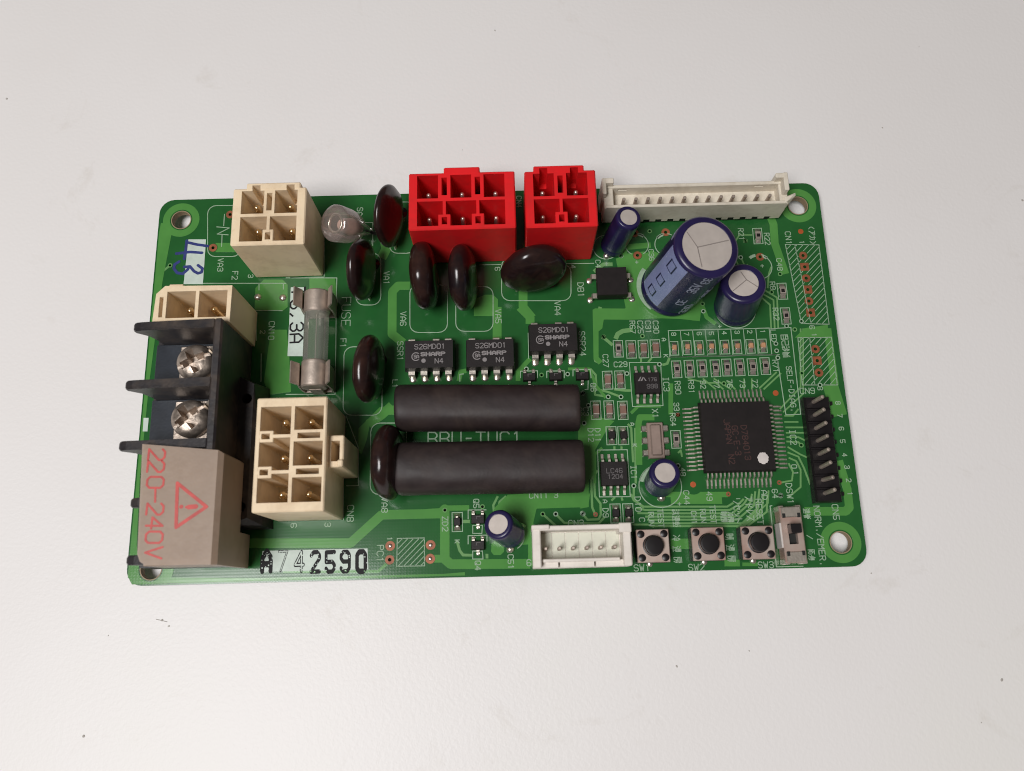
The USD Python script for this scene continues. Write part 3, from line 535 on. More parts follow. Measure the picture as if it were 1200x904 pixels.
# ------------------------------------------------------------------ pin-and-socket power connectors
def power_connector(x0, x1, y0, y1, z1, material, pins, label, rot=None, latch=(0.3, 0.7), cut_latch=False, half=2.1, shift=0.0, dy=1.1, tops=11.0, pin_r=0.6, pin_mat='tin'):
    """Two rows of square cells; the back row is split by long key slots, the front row by short ones; a latch stands on the back wall.
    Built lying along x; rot turns it about its centre (degrees)."""
    n = len(pins) // 2
    body = cbox(x0, x1, y0, y1, 0.15, z1, 0.22)
    front, back = y0 + 0.75, y1 - 0.55
    mid = y0 + (y1 - y0) * 0.52
    cen = [(x0 + x1) / 2 + shift + (i - (n - 1) / 2) * 6.2 for i in range(n)]
    edge = [(a + b) / 2 for a, b in zip(cen, cen[1:])]
    cuts = []
    for i, c in enumerate(cen):
        cuts.append(sharp(c - half, c + half, mid + 0.3, back, 3.0, z1 + 1))
        cuts.append(sharp(c - half if i == 0 else edge[i - 1] + 0.28, c + half if i == n - 1 else edge[i] - 0.28, front, mid - 0.3, 3.0, z1 + 1))
    for a in edge:
        cuts.append(sharp(a - 0.5, a + 0.5, mid + 0.9, back - 0.5, 4.0, z1 + 1))
    for c in cuts:
        body = body - c
    for a in edge:
        w = 3.1 - half
        body = body + cbox(a - w, a + w, front - 0.3, front + 2.35, 2.5, z1 - 0.05, 0.1)
        body = body - sharp(a - 0.5, a + 0.5, front + 0.3, front + 1.75, 4.0, z1 + 1)
    if not rot:
     lx0, lx1 = x0 + (x1 - x0) * latch[0], x0 + (x1 - x0) * latch[1]
     body = body + cbox(lx0, lx1, y1 - 0.3, y1 + 1.0, 0.15, z1 + 0.15, 0.2)
     body = body + cbox(lx0 + 0.4, lx0 + 1.3, y1 + 0.9, y1 + 1.5, 0.15, z1 - 1, 0.1) + cbox(lx1 - 1.3, lx1 - 0.4, y1 + 0.9, y1 + 1.5, 0.15, z1 - 1, 0.1)
    if cut_latch and not rot:
        body = body - sharp(lx0 + 1.1, lx0 + 2.6, y1 - 1.2, y1 + 0.5, z1 - 6, z1 + 2) - sharp(lx1 - 2.6, lx1 - 1.1, y1 - 1.2, y1 + 0.5, z1 - 6, z1 + 2)
    px = [(x0 + x1) / 2 + shift + (i - (n - 1) / 2) * 6.4 for i in range(n)] * 2
    py = [(mid + back) / 2 - 0.6 + dy] * n + [(front + mid) / 2 + 0.2 + dy] * n
    pin_meshes = []
    for k, (x, y) in enumerate(zip(px, py)):
        tz = tops + (1.5 if k < n and dy else 0.0)
        pin_meshes.append(m3.Manifold.cylinder(tz - 2.6, pin_r, pin_r, 14).translate([x, y, 2.6]) + m3.Manifold.sphere(pin_r, 14).scale([1, 1, 1.1]).translate([x, y, tz]))
    if rot:
        c = ((x0 + x1) / 2, (y0 + y1) / 2)
        body = turned(body, c[0], c[1], rot)
        pin_meshes = [turned(p, c[0], c[1], rot) for p in pin_meshes]
    name = {'cream_plastic': 'cream_connector', 'red_plastic': 'red_connector'}[material]
    b = obj(name, body, material, label=label)
    for p in pin_meshes:
        obj('pin', p, pin_mat, b, smooth=40)
    return b


power_connector(20.7, 34.3, 59.8, 71.3, 15.5, 'cream_plastic', range(4), 'cream plastic four-pin connector near the top left corner', latch=(0.18, 0.92), cut_latch=True, pin_mat='brass_pin')
power_connector(53.4, 73.2, 61.9, 73.5, 15.5, 'red_plastic', range(6), 'red plastic six-pin connector', latch=(0.33, 0.67), half=1.95, shift=-0.2, tops=10.0, pin_r=0.45)
power_connector(75.0, 88.3, 61.8, 73.3, 15.5, 'red_plastic', range(4), 'red plastic four-pin connector', latch=(0.13, 0.84), cut_latch=True, half=1.95, tops=10.0, pin_r=0.45)
# the six-pin cream connector stands turned a quarter, its latch to the right
C6 = power_connector(33.45 - 9.9, 33.45 + 9.9, 20.9 - 6.1, 20.9 + 6.1, 15.8, 'cream_plastic', range(6), 'cream plastic six-pin connector beside the terminal block', rot=-90, dy=0.0, latch=(0.34, 0.66), cut_latch=True, pin_mat='brass_pin')
lt = cbox(39.2, 42.2, 18.7, 24.3, 0.15, 13.8, 0.2) - sharp(40.0, 41.5, 19.7, 23.3, 3.0, 20) - m3.Manifold.hull_points(np.array([(41.1, 18, 14.5), (43.5, 18, 14.5), (43.5, 18, 12.6), (41.1, 20.2, 14.5), (43.5, 20.2, 14.5), (43.5, 20.2, 12.4)]))
lt = lt + cbox(41.2, 42.2, 18.7, 19.9, 12.0, 14.4, 0.2) + cbox(39.2, 42.2, 18.9, 24.1, 0.15, 4.0, 0.1)
obj('latch', lt, 'cream_plastic', C6)
# two-pin cream connector behind the terminal block
b2 = m3.Manifold.extrude(m3.CrossSection([[(7.4, 45.3), (21.3, 45.3), (21.4, 52.3), (9.2, 52.5), (7.7, 51.0)]]), 14.7).translate([0, 0, 0.15])
for a, b in ((9.7, 14.9), (15.5, 20.6)):
    b2 = b2 - sharp(a, b, 46.3, 51.4, 3.0, 20)
b2 = b2 - sharp(8.4, 9.1, 46.5, 50.4, 12.2, 20)
b2 = b2 + cbox(9.8, 12.3, 52.3, 52.95, 0.15, 14.5, 0.1)
c2 = obj('cream_connector', b2, 'cream_plastic', label='cream plastic two-pin connector behind the terminal block')
for x, y in ((12.13, 49.45), (16.53, 49.56)):
    obj('pin', m3.Manifold.cylinder(7.4, 0.6, 0.6, 14).translate([x, y, 2.6]) + m3.Manifold.sphere(0.6, 14).translate([x, y, 10.0]), 'brass_pin', c2, smooth=40)

# ------------------------------------------------------------------ screw terminal block and its cover
tb = sharp(5.2, 19.6, 2.9, 45.0, 0.15, 6.6) + cbox(19.3, 20.9, 2.8, 45.4, 0.15, 17.0, 0.35)
flange = m3.Manifold.hull_points(np.array([(20.4, 9.6, 0.15), (20.4, 38.2, 0.15), (25.2, 10.5, 0.15), (24.6, 36.6, 0.15), (20.4, 10.0, 6.4), (20.4, 37.6, 6.4), (23.6, 11.2, 6.4), (23.6, 36.0, 6.4), (26.6, 9.6, 0.15), (25.6, 10.0, 3.6)]))
flange = flange - m3.Manifold.cylinder(6, 0.95, 0.95, 20).translate([22.40, 33.16, 2.5]) - m3.Manifold.cylinder(6, 0.95, 0.95, 20).translate([22.36, 13.12, 2.5])
tb = tb + flange
DIV = [44.6, 33.9, 23.1, 13.3, 3.8]
TB = obj('terminal_block', tb, 'black_plastic', label='black screw terminal block along the left edge')
for y in DIV:
    xs = {44.6: 4.3, 33.9: 3.8, 23.1: 3.7, 13.3: 6.6, 3.8: 6.8}[y]
    prof = [(19.5, 6.0), (xs + 1.9, 6.0), (xs + 1.9, 9.5), (xs + 1.5, 12.2), (xs + 0.5, 13.6), (xs, 14.2), (xs, 15.0), (xs + 0.4, 15.6), (xs + 1.6, 15.9), (19.5, 16.9)]
    # three slices make the wall thicker in the middle than at its rounded rim
    big = Polygon(prof).buffer(-0.3).buffer(0.3, quad_segs=3)
    sl = [extr(big.buffer(-0.28), -0.8, 0.8), extr(big.buffer(-0.1), -0.66, 0.66), extr(big, -0.45, 0.45)]
    for s in sl:
        q = s.vertices.copy()
        s.vertices = np.c_[q[:, 0], q[:, 2] + y, q[:, 1]]
        s.invert()
    obj('divider', sl, 'black_plastic', TB)
for k in range(4):
    y0, y1 = DIV[k + 1] + 0.75, DIV[k] - 0.75
    obj('well_floor', cbox(5.1, 19.4, y0, y1, 6.3, 7.0, 0.1), 'blue_black_plastic', TB)
for x, y, turn in ((13.7, 39.4, 25), (13.5, 28.9, 38)):
    obj('clamp_plate', turned(cbox(x - 3.5, x + 3.6, y - 3.6, y + 3.6, 7.0, 8.3, 0.15), x, y, 0), 'nickel', TB)
    head = m3.Manifold.revolve(m3.CrossSection([[(0, 8.2), (3.3, 8.2), (3.45, 8.6), (3.45, 9.7), (3.15, 10.5), (2.4, 11.05), (1.2, 11.3), (0, 11.35)]]), 40)
    cross = m3.Manifold.hull_points(np.array([(sx * 2.6, sy * 0.75, 11.6) for sx in (-1, 1) for sy in (-1, 1)] + [(sx * 1.4, sy * 0.5, 9.0) for sx in (-1, 1) for sy in (-1, 1)]))
    head = head - cross - cross.rotate([0, 0, 90]) - sharp(-3.6, 3.6, -0.32, 0.32, 10.5, 12)
    head = head.rotate([0, 0, turn]).translate([x, y, 0])
    obj('screw', head, 'nickel', TB, smooth=35)
    tab = m3.Manifold.hull_points(np.array([(x + 1.5, y + 2.2, 8.2), (x + 3.3, y + 1.4, 8.2), (x + 3.5, y + 3.4, 9.6), (x + 3.3, y + 3.5, 9.8), (x + 1.7, y + 2.6, 8.6), (x + 3.3, y + 1.8, 8.6)]))
    obj('bent_tab', tab, 'tin', TB)
# the clip-on cover
cv = [(8.9, 22.9), (21.9, 21.5), (22.6, 21.0), (22.6, 2.6), (11.2, 2.8), (10.2, 3.4), (9.7, 4.6)]
shell = m3.Manifold.extrude(m3.CrossSection([cv[::-1]]), 16.6).translate([0, 0, 1.0])
inner = m3.Manifold.extrude(m3.CrossSection([[(7.0, 24.0), (21.5, 24.0), (21.5, 3.8), (10.0, 3.9), (7, 5)][::-1]]), 16.0).translate([0, 0, 0.4])
bev = m3.Manifold.hull_points(np.array([(21.7, 0, 17.7), (23, 0, 17.7), (23, 0, 16.5), (21.7, 25, 17.7), (23, 25, 17.7), (23, 25, 16.5)]))
shell = shell - inner - bev - sharp(0, 21.6, 0, 30, 0.0, 15.2) - sharp(20, 24, 8.6, 30, 0.0, 6.55)
shell = shell + cbox(10.5, 22.4, 2.7, 3.7, 9.0, 17.0, 0.1)
CV = obj('terminal_cover', shell, 'cover_plastic', label='brownish clear plastic cover over the lower terminals, printed 220-240V in red')
zt = 17.58
for s, x, y in (('2', 11.50, 21.01), ('2', 11.53, 18.99), ('0', 11.66, 16.32), ('2', 12.00, 11.87), ('4', 12.10, 9.59), ('0', 12.23, 7.27), ('V', 12.35, 4.78)):
    obj('printed_voltage', extr(place(strokes(s, 2.75, 0.36), x, y, -92), zt, zt + 0.06), 'red_ink', CV)
obj('printed_voltage', extr(ribbon([(11.78, 15.23), (11.91, 12.92)], 0.34), zt, zt + 0.06), 'red_ink', CV)
tri = Polygon([(15.35, 16.12), (20.52, 12.03), (15.69, 8.75)])
mark = [tri.buffer(0.26, join_style=1).difference(tri.buffer(-0.3, join_style=1)), LineString([(17.57, 12.05), (18.71, 12.11)]).buffer(0.38), LineString([(17.17, 12.06), (18.55, 12.09)]).buffer(0.22), Point(16.31, 12.15).buffer(0.33)]
obj('warning_triangle', extr(unary_union(mark), zt, zt + 0.06), 'red_ink', CV)

# ------------------------------------------------------------------ fuse clips (the fuse itself stands at the end)
FX = 34.45
for y0, y1 in ((50.6, 54.3), (35.4, 39.6)):
    ym = (y0 + y1) / 2
    base = cbox(FX - 2.6, FX + 2.6, y0, y1, 0.5, 0.9, 0.05)
    leafs = []
    for s in (-1, 1):
        prof = [(FX + s * 2.45, 0.5), (FX + s * 2.85, 0.5), (FX + s * 3.05, 3.0), (FX + s * 2.95, 5.0), (FX + s * 2.75, 6.6), (FX + s * 3.7, 8.6), (FX + s * 3.45, 8.75), (FX + s * 2.45, 6.8), (FX + s * 2.62, 5.0), (FX + s * 2.72, 3.0)]
        leafs.append(prism(prof if s < 0 else prof[::-1], 'y', y0, y1))
    c = obj('fuse_clip', [raw(base)] + leafs, 'clip_metal')
    obj('stop_tab', cbox(FX - 1.2, FX + 1.2, (y1 if y0 > 45 else y0 - 0.3), (y1 + 0.3 if y0 > 45 else y0), 0.5, 4.2, 0.05), 'clip_metal', c)
for x, y in ((21.29, 55.66), (26.31, 55.38)):
    obj('solder_joint', ball((x, y, 0), 0.75, 2, 0.75), 'solder', smooth=True)


# ------------------------------------------------------------------ varistors
def varistor(cx, cy, cz, az, tilt, R=5.9, T=1.45, feet=None, label='glossy dark brown disc varistor'):
    a, t = math.radians(az), math.radians(tilt)
    n = np.array([math.cos(a) * math.cos(t), math.sin(a) * math.cos(t), math.sin(t)])
    prof = []
    for k in np.linspace(-math.pi / 2, math.pi / 2, 25):
        c, s = math.cos(k), math.sin(k)
        prof.append((R * abs(c) ** 0.55 if abs(c) > 1e-6 else 0.0, math.copysign(T * abs(s) ** 0.9, s)))
    prof[0] = (0, prof[0][1]); prof[-1] = (0, prof[-1][1])
    d = lathe(prof, (cx, cy, cz), n, 48)
    nz = meshkit.fbm(d.vertices * 0.25 + 11.3 * cx, 2, 3)[:, None] - 0.5
    d.vertices = d.vertices + nz * 0.9 * (d.vertices - [cx, cy, cz]) / R
    x = np.array([-n[1], n[0], 0]); x /= np.linalg.norm(x)
    v = np.cross(n, x); v = v if v[2] < 0 else -v
    parts = []
    p = obj('varistor', d, 'varistor_coat', smooth=True, label=label)
    for s in (-1, 1):
        q = np.array([cx, cy, cz]) + x * s * R * 0.5 + v * R * 0.72 + n * s * T * 0.2
        f = np.array([cx + x[0] * s * R * 0.55 + (v[0] * R * 0.8), cy + x[1] * s * R * 0.55 + (v[1] * R * 0.8), -0.3])
        k = q + (f - q) * 0.55
        obj('lead_coat', rod(q, k, 1.25, 0.62, 14, True), 'varistor_coat', p, smooth=True)
        obj('lead', rod(k, f, 0.33, 0.33, 8), 'solder', p, smooth=True)
    return p


varistor(48.5, 69.0, 7.4, -12, 12, 6.1, 1.35)
varistor(43.4, 58.0, 7.2, -8, 10, 6.0, 1.5)
varistor(55.4, 56.1, 7.4, 2, 3, 6.6, 2.4)
varistor(62.9, 55.7, 7.2, -2, 9, 6.5, 2.2)
varistor(76.4, 57.2, 6.8, -80, 12, 6.4, 2.5)
varistor(45.2, 37.9, 7.3, -6, 7, 6.4, 2.0)
varistor(49.0, 20.5, 7.0, -2, 8, 6.8, 2.3)


# ------------------------------------------------------------------ the two long sleeves over the middle of the board
def sleeve(x0, x1, y0, y1, zc, ry, rz, n=56, power=2.5):
    xs = np.concatenate([[0.0, 0.15, 0.45, 1.0], np.linspace(2.2, (x1 - x0) - 2.2, 46), [(x1 - x0) - 1.0, (x1 - x0) - 0.45, (x1 - x0) - 0.15, x1 - x0]])
    rs = np.concatenate([[0.86, 0.93, 0.975, 1.0], np.ones(46), [1.0, 0.985, 0.955, 0.90]])
    t = np.linspace(0, 2 * math.pi, n, endpoint=False)
    v, f = [], []
    for x, r in zip(xs, rs):
        yc = y0 + (y1 - y0) * x / (x1 - x0)
        for a in t:
            c, s = math.cos(a), math.sin(a)
            v.append((x0 + x, yc + r * ry * math.copysign(abs(c) ** (2 / power), c), zc + r * rz * math.copysign(abs(s) ** (2 / power), s)))
    m = len(xs)
    for i in range(m - 1):
        for j in range(n):
            a, b = i * n + j, i * n + (j + 1) % n
            f += [(a, b + n, b), (a, a + n, b + n)]
    v += [(x0 + 0.5, y0, zc), (x1 - 0.35, y1, zc)]
    for j in range(n):
        f += [(len(v) - 2, j, (j + 1) % n), (len(v) - 1, (m - 1) * n + (j + 1) % n, (m - 1) * n + j)]
    mesh = trimesh.Trimesh(np.array(v), f, process=False)
    w = meshkit.fbm(mesh.vertices * [0.22, 0.5, 0.5], 3, 5) - 0.5
    mesh.vertices[:, 2] += w * 0.2; mesh.vertices[:, 1] += (meshkit.fbm(mesh.vertices * [0.3, 0.4, 0.4] + 40, 2, 9) - 0.5) * 0.15
    mesh.fix_normals()
    return mesh


for k, (x0, x1, y0, y1, zc, ry, rz) in enumerate(((50.2, 83.9, 30.6, 29.7, 6.2, 4.25, 4.2), (50.3, 84.2, 19.3, 18.9, 6.0, 4.75, 4.4))):
    s = obj('sleeved_coil', sleeve(x0, x1, y0, y1, zc, ry, rz), 'sleeve_brown', smooth=40, label='long dark brown heat-shrunk coil lying across the board')
    for xl in (x0 + 3.0, x1 - 3.0):
        obj('lead', rod((xl, (y0 + y1) / 2, 3.0), (xl, (y0 + y1) / 2, -0.2), 0.45, 0.45, 10), 'solder', s, smooth=True)


# ------------------------------------------------------------------ electrolytic capacitors
def can(base, tip, R, label, stripe=None, score=None, marks=(), prints=(), inner=0.72):
    base, tip = np.array(base, float), np.array(tip, float)
    L = np.linalg.norm(tip - base)
    d = (tip - base) / L
    xr = np.array([1.0, 0, 0]) - d[0] * d; xr /= np.linalg.norm(xr)
    yr = np.cross(d, xr)
    r = inner * R
    prof = [(0, 0), (R * 0.9, 0), (R * 0.985, 0.2), (R, 0.6), (R, 1.3), (R * 0.965, 1.7), (R * 0.965, 2.0), (R, 2.4)] + [(R, 2.4 + (L - 3.2) * k / 6) for k in range(1, 7)] + [(R * 0.985, L - 0.42), (R * 0.93, L - 0.15), (R * 0.85, L - 0.02), (r + 0.08, L), (r, L - 0.05), (r, L - 0.25), (0, L - 0.25)]
    c = obj('capacitor', lathe(prof, base, d, 56, xr), 'can_sleeve', smooth=50, label=label)
    obj('can_top', lathe([(0, -0.06), (r - 0.02, -0.06), (r - 0.02, -0.02), (0, -0.02 + 0.0)], base + d * (L - 0.12), d, 48), 'aluminium', c, smooth=30)
    P = lambda u, v, h: base + xr * u + yr * v + d * (L + h)
    if score:
        for pts in score:
            g = ribbon([(u * R, v * R) for u, v in pts], 0.17, 1)
            e = extr(g, 0, 0.03)
            q = e.vertices.copy()
            e.vertices = np.array([P(a, b, -0.14 + h) for a, b, h in q])
            obj('vent_score', e, 'groove_dark', c)

    def wrap(g, z0, z1, material, name):
        """g: area with x = angle in degrees round the can, y = millimetres above its base."""
        cells = []
        for k in polys(g):
            k = shapely.segmentize(k, 6.0)
            b = k.bounds
            for a0 in np.arange(math.floor(b[0] / 6) * 6, b[2], 6.0):
                cells += polys(k.intersection(sbox(a0, b[1] - 1, a0 + 6, b[3] + 1)))
        e = extr(MultiPolygon(cells), z0, z1) if cells else None
        if e is None: return
        q = e.vertices.copy()
        a = np.radians(q[:, 0])
        e.vertices = base + np.outer((R + q[:, 2]) * np.cos(a), xr) + np.outer((R + q[:, 2]) * np.sin(a), yr) + np.outer(q[:, 1], d)
        obj(name, e, material, c, smooth=30)
    if stripe:
        a0, a1 = stripe
        wrap(sbox(a0, 2.6, a1, L - 1.0), -0.05, 0.02, 'can_stripe', 'polarity_stripe')
        am = (a0 + a1) / 2
        for zz, hh in marks:
            w = (a1 - a0) * 0.17
            wrap(sbox(am - w, zz, am + w, zz + hh).difference(sbox(am - w * 0.7, zz + 0.22, am + w * 0.7, zz + hh - 0.22)), 0.02, 0.04, 'can_mark', 'minus_mark')
    for s, ang, zz, hgt, turn in prints:
        g = place(strokes(s, hgt, hgt * 0.13), 0, 0, turn)
        g = affinity.scale(g, math.degrees(1 / R), 1.0, origin=(0, 0))
        wrap(affinity.translate(g, ang, zz), -0.01, 0.02, 'can_print', 'printed_lettering')
    return c


can((103.52, 54.92, 0.3), (106.59, 54.94, 20.6), 5.95, 'large navy blue electrolytic capacitor leaning to the right', (176, 232), [[(-0.58, 0.42), (-0.3, -0.04), (-0.22, -0.66)], [(-0.3, -0.04), (0.68, 0.22)]], [(4.0, 2.6), (9.0, 2.8), (15.0, 3.2)],
    [('CE', 262, 8.0, 1.5, 90), ('330', 285, 4.2, 1.7, 90), ('35V', 262, 15.0, 1.6, 90), ('85', 150, 18.6, 1.3, 0), ('33', 270, 18.8, 1.5, -90), ('105C', 300, 11.0, 1.4, 90), ('D', 128, 18.6, 1.3, 0)], 0.77)
can((116.24, 50.58, 0.3), (115.17, 51.58, 11.2), 4.15, 'navy blue electrolytic capacitor beside the large one', (60, 120), [[(-0.5, -0.35), (0.15, 0.15), (0.6, -0.25)], [(0.15, 0.15), (-0.05, 0.55)]], [(4, 2)], (), 0.66)
can((92.72, 64.41, 0.4), (94.55, 65.03, 12.2), 2.5, 'slim navy blue capacitor leaning beside the red connector', (20, 100), None, [(4, 2)], [('9', 140, 10.9, 1.2, 0)], 0.66)
can((98.60, 16.05, 1.0), (98.58, 17.04, 8.0), 2.8, 'small navy blue capacitor in front of the square chip', (60, 120), None, (), [('M', 150, 5.9, 1.1, 0)], 0.66)
can((70.76, 7.43, 1.6), (68.50, 8.68, 8.6), 2.7, 'small navy blue capacitor leaning to the left', (30, 100), None, (), [('50', 100, 6.2, 1.1, 0), ('22', 160, 6.2, 1.1, 0)], 0.66)
for x, y, r in ((70.51, 4.80, 0.75), (98.99, 13.50, 0.8), (91.44, 62.48, 0.7), (116.13, 47.53, 0.7)):
    j = obj('solder_joint', ball((x, y, 0.1), r, 2, 0.9), 'solder', smooth=True)
obj('capacitor_lead', rod((72.00, 9.33, 2.0), (73.26, 8.94, 0.1), 0.35, 0.35, 10), 'solder', smooth=True)
obj('capacitor_lead', rod((98.59, 14.45, 1.0), (98.94, 13.57, 0.1), 0.3, 0.3, 10), 'solder', smooth=True)

# ------------------------------------------------------------------ surge arrester
a0, a1 = np.array([38.17, 66.21, 10.8]), np.array([42.65, 67.72, 4.4])
L = np.linalg.norm(a1 - a0)
ar = obj('surge_arrester', lathe([(0, 0), (2.4, 0.0), (3.2, 0.18), (3.55, 0.6), (3.6, 1.2), (3.4, L * 0.5), (2.8, L * 0.75), (1.5, L * 0.98), (0.9, L * 1.2), (0.5, L * 1.32), (0, L * 1.34)], a0, a1 - a0, 44), 'milky_glass', smooth=40, label='short milky glass surge arrester leaning on its leads')
dd = (a1 - a0) / L
obj('arrester_core', lathe([(0, 2.3), (1.0, 2.3), (1.3, 2.8), (1.7, L * 0.6), (1.5, L * 0.78), (0.6, L * 0.98), (0, L)], a0, dd, 28), 'arrester_core', ar, smooth=30)
obj('electrode_ring', trimesh.creation.torus(1.75, 0.25, 24, 8, transform=np.vstack([np.c_[np.array(frame(dd)).T, a0 + dd * 0.9], [0, 0, 0, 1]])), 'solder', ar, smooth=True)
obj('lead', [rod(a1 + dd * 0.3, (45.83, 67.56, 2.0), 0.33, 0.33, 10), rod((45.83, 67.56, 2.0), (46.19, 68.11, -0.2), 0.33, 0.33, 10)], 'chip_black', ar, smooth=True)
obj('solder_joint', ball((46.19, 68.01, 0.05), 0.6, 2, 0.8), 'solder', smooth=True)


# ------------------------------------------------------------------ long white pin header and small white pin header
h = cbox(90.7, 126.9, 69.4, 74.3, 0.9, 4.6, 0.15) + cbox(90.9, 126.6, 69.4, 70.0, 0.9, 7.6, 0.15) + cbox(91.2, 126.4, 73.6, 74.3, 0.9, 7.6, 0.15)
h = h + cbox(90.7, 92.6, 69.4, 74.3, 0.9, 7.3, 0.15) + cbox(125.2, 126.8, 69.4, 74.3, 0.9, 7.3, 0.15)
h = h + cbox(90.3, 91.1, 71.6, 75.0, 0.9, 9.2, 0.15) + cbox(91.0, 92.6, 73.9, 75.0, 0.9, 9.2, 0.15) + cbox(125.6, 126.5, 71.2, 75.0, 0.9, 9.6, 0.15) + cbox(124.2, 126.2, 74.0, 75.0, 0.9, 9.4, 0.15)
h = h + m3.Manifold.hull_points(np.array([(126.0, 69.4, 7.6), (126.7, 69.4, 5.0), (128.0, 70.6, 8.2), (127.5, 70.6, 8.5), (128.0, 71.2, 8.2), (126.0, 70.6, 7.6), (126.7, 70.6, 5.0)]))
for k in range(1, 14):
    h = h - sharp(91.8 + k * 2.45, 93.1 + k * 2.45, 69.0, 71.0, 0.0, 1.9)
h = h - sharp(93.6, 95.4, 73.4, 76.4, 6.3, 6.9) - sharp(120.6, 122.4, 73.4, 76.4, 6.5, 7.1)
HD = obj('white_pin_header', h, 'white_plastic', label='long white pin header along the top edge')
xs13 = np.linspace(94.6, 123.3, 13)
for x in xs13:
    obj('pin', cbox(x - 0.3, x + 0.3, 70.9, 71.5, 4.4, 7.6, 0.12), 'clip_metal', HD)
for x in xs13:
    obj('pin_leg', cbox(x + 0.35, x + 1.75, 69.75, 70.3, -0.3, 1.6, 0.05), 'hole_dark', HD)

g = cbox(74.5, 92.0, 1.05, 8.35, 0.15, 1.6, 0.15) + cbox(74.5, 92.0, 7.5, 8.35, 0.15, 6.5, 0.15) + cbox(74.5, 76.0, 1.05, 8.35, 0.15, 6.5, 0.2) + cbox(90.6, 92.0, 1.05, 8.35, 0.15, 6.5, 0.2)
g = g + (cbox(74.5, 92.0, 1.05, 2.3, 0.15, 4.6, 0.15) - sharp(79.0, 79.35, 0, 2.0, 2.4, 9) - sharp(79.0, 80.5, 0, 1.6, 2.4, 3.1) - sharp(85.4, 85.75, 0, 2.0, 2.4, 9) - sharp(85.4, 86.9, 0, 1.6, 2.4, 3.1)) + cbox(76.2, 90.0, 2.0, 2.6, 0.15, 5.4, 0.15)
g = g + cbox(74.4, 77.6, 7.7, 8.5, 0.15, 6.9, 0.15) + cbox(89.9, 92.1, 6.8, 8.5, 0.15, 6.9, 0.15)
H6 = obj('white_pin_header', g, 'pale_plastic', label='small white six-pin header at the bottom edge')
for k in range(6):
    x = 76.9 + k * 2.47
    obj('cell_floor', cbox(x - 1.18, x + 1.18, 2.7, 7.4, 1.5, 1.75, 0.04), 'pale_floor', H6)
    obj('pin', cbox(x - 0.32, x + 0.32, 4.15, 4.75, 1.6, 4.6, 0.12), 'clip_metal', H6)


# ------------------------------------------------------------------ chips
def lettering(s, x, y, z, h, deg, material, parent, w=0.14, adv=None, sx=1.0):
    g = place(affinity.scale(strokes(s, h, w, adv), sx, 1, origin=(0, 0)), x, y, deg)
    obj('printed_lettering', extr(g, z - 0.01, z + 0.02), material, parent)


def relay(x0, x1, yt, yb, deg=0.0):
    """Solid-state relay in an eight-pin housing."""
    cx, cy = (x0 + x1) / 2, (yt + yb) / 2
    hw, hd = (x1 - x0) / 2, (yt - yb) / 2
    body = m3.Manifold.hull_points(np.array([(sx * (hw - e), sy * (hd - e2), z) for sx in (-1, 1) for sy in (-1, 1) for e, e2, z in ((0.18, 0.2, 3.95), (0.0, 0.0, 2.4), (0.0, 0.0, 2.0), (0.2, 0.25, 0.6))]))
    r = obj('solid_state_relay', body.rotate([0, 0, deg]).translate([cx, cy, 0]), 'chip_black', label='black eight-pin solid-state relay with grey lettering')
    for k in range(4):
        x = cx + (k - 1.5) * 2.35
        leg = [prism([(cy - hd + 0.1, 2.1), (cy - hd - 0.65, 2.1), (cy - hd - 0.85, 1.9), (cy - hd - 0.9, 0.0), (cy - hd - 0.65, 0.0), (cy - hd - 0.6, 1.75), (cy - hd + 0.1, 1.85)], 'x', x - 0.62, x + 0.62)]
        obj('pin', leg, 'tin', r)
        obj('solder_joint', ball((x, cy - hd - 1.0, 0), 0.72, 1, 0.45), 'solder', r, smooth=True)
        if k != 1:
            obj('pin', prism([(cy + hd - 0.1, 2.1), (cy + hd - 0.1, 1.85), (cy + hd + 0.6, 1.75), (cy + hd + 0.65, 0.0), (cy + hd + 0.9, 0.0), (cy + hd + 0.85, 1.9), (cy + hd + 0.65, 2.1)], 'x', x - 0.62, x + 0.62), 'tin', r)
    lettering('S26MD01', cx + 0.15, cy + hd * 0.52, 3.96, 0.95, 0, 'chip_print', r, 0.13, 0.86)
    lettering('SHARP', cx + 0.75, cy + 0.0, 3.96, 0.66, 0, 'chip_print', r, 0.2, 0.66, 1.45)
    lettering('N4', cx + 1.9, cy - hd * 0.48, 3.96, 0.95, 0, 'chip_print', r, 0.13)
    ring = Point(cx - 2.5, cy - 0.45).buffer(0.86).difference(Point(cx - 2.5, cy - 0.45).buffer(0.68)).difference(sbox(cx - 2.2, cy - 1.0, cx - 1.2, cy + 0.1))
    obj('printed_mark', [extr(ring, 3.95, 3.98), extr(place(strokes('SA', 0.62, 0.13, 0.5), cx - 2.4, cy - 0.45, 0), 3.95, 3.98)], 'chip_print', r)
    obj('printed_dot', extr(Point(cx - 1.05, cy - hd * 0.45).buffer(0.42), 3.95, 3.98), 'chip_print', r)


relay(51.2, 60.7, 44.5, 38.7)
relay(62.95, 72.3, 44.4, 38.6)
relay(75.1, 84.55, 47.2, 41.4)

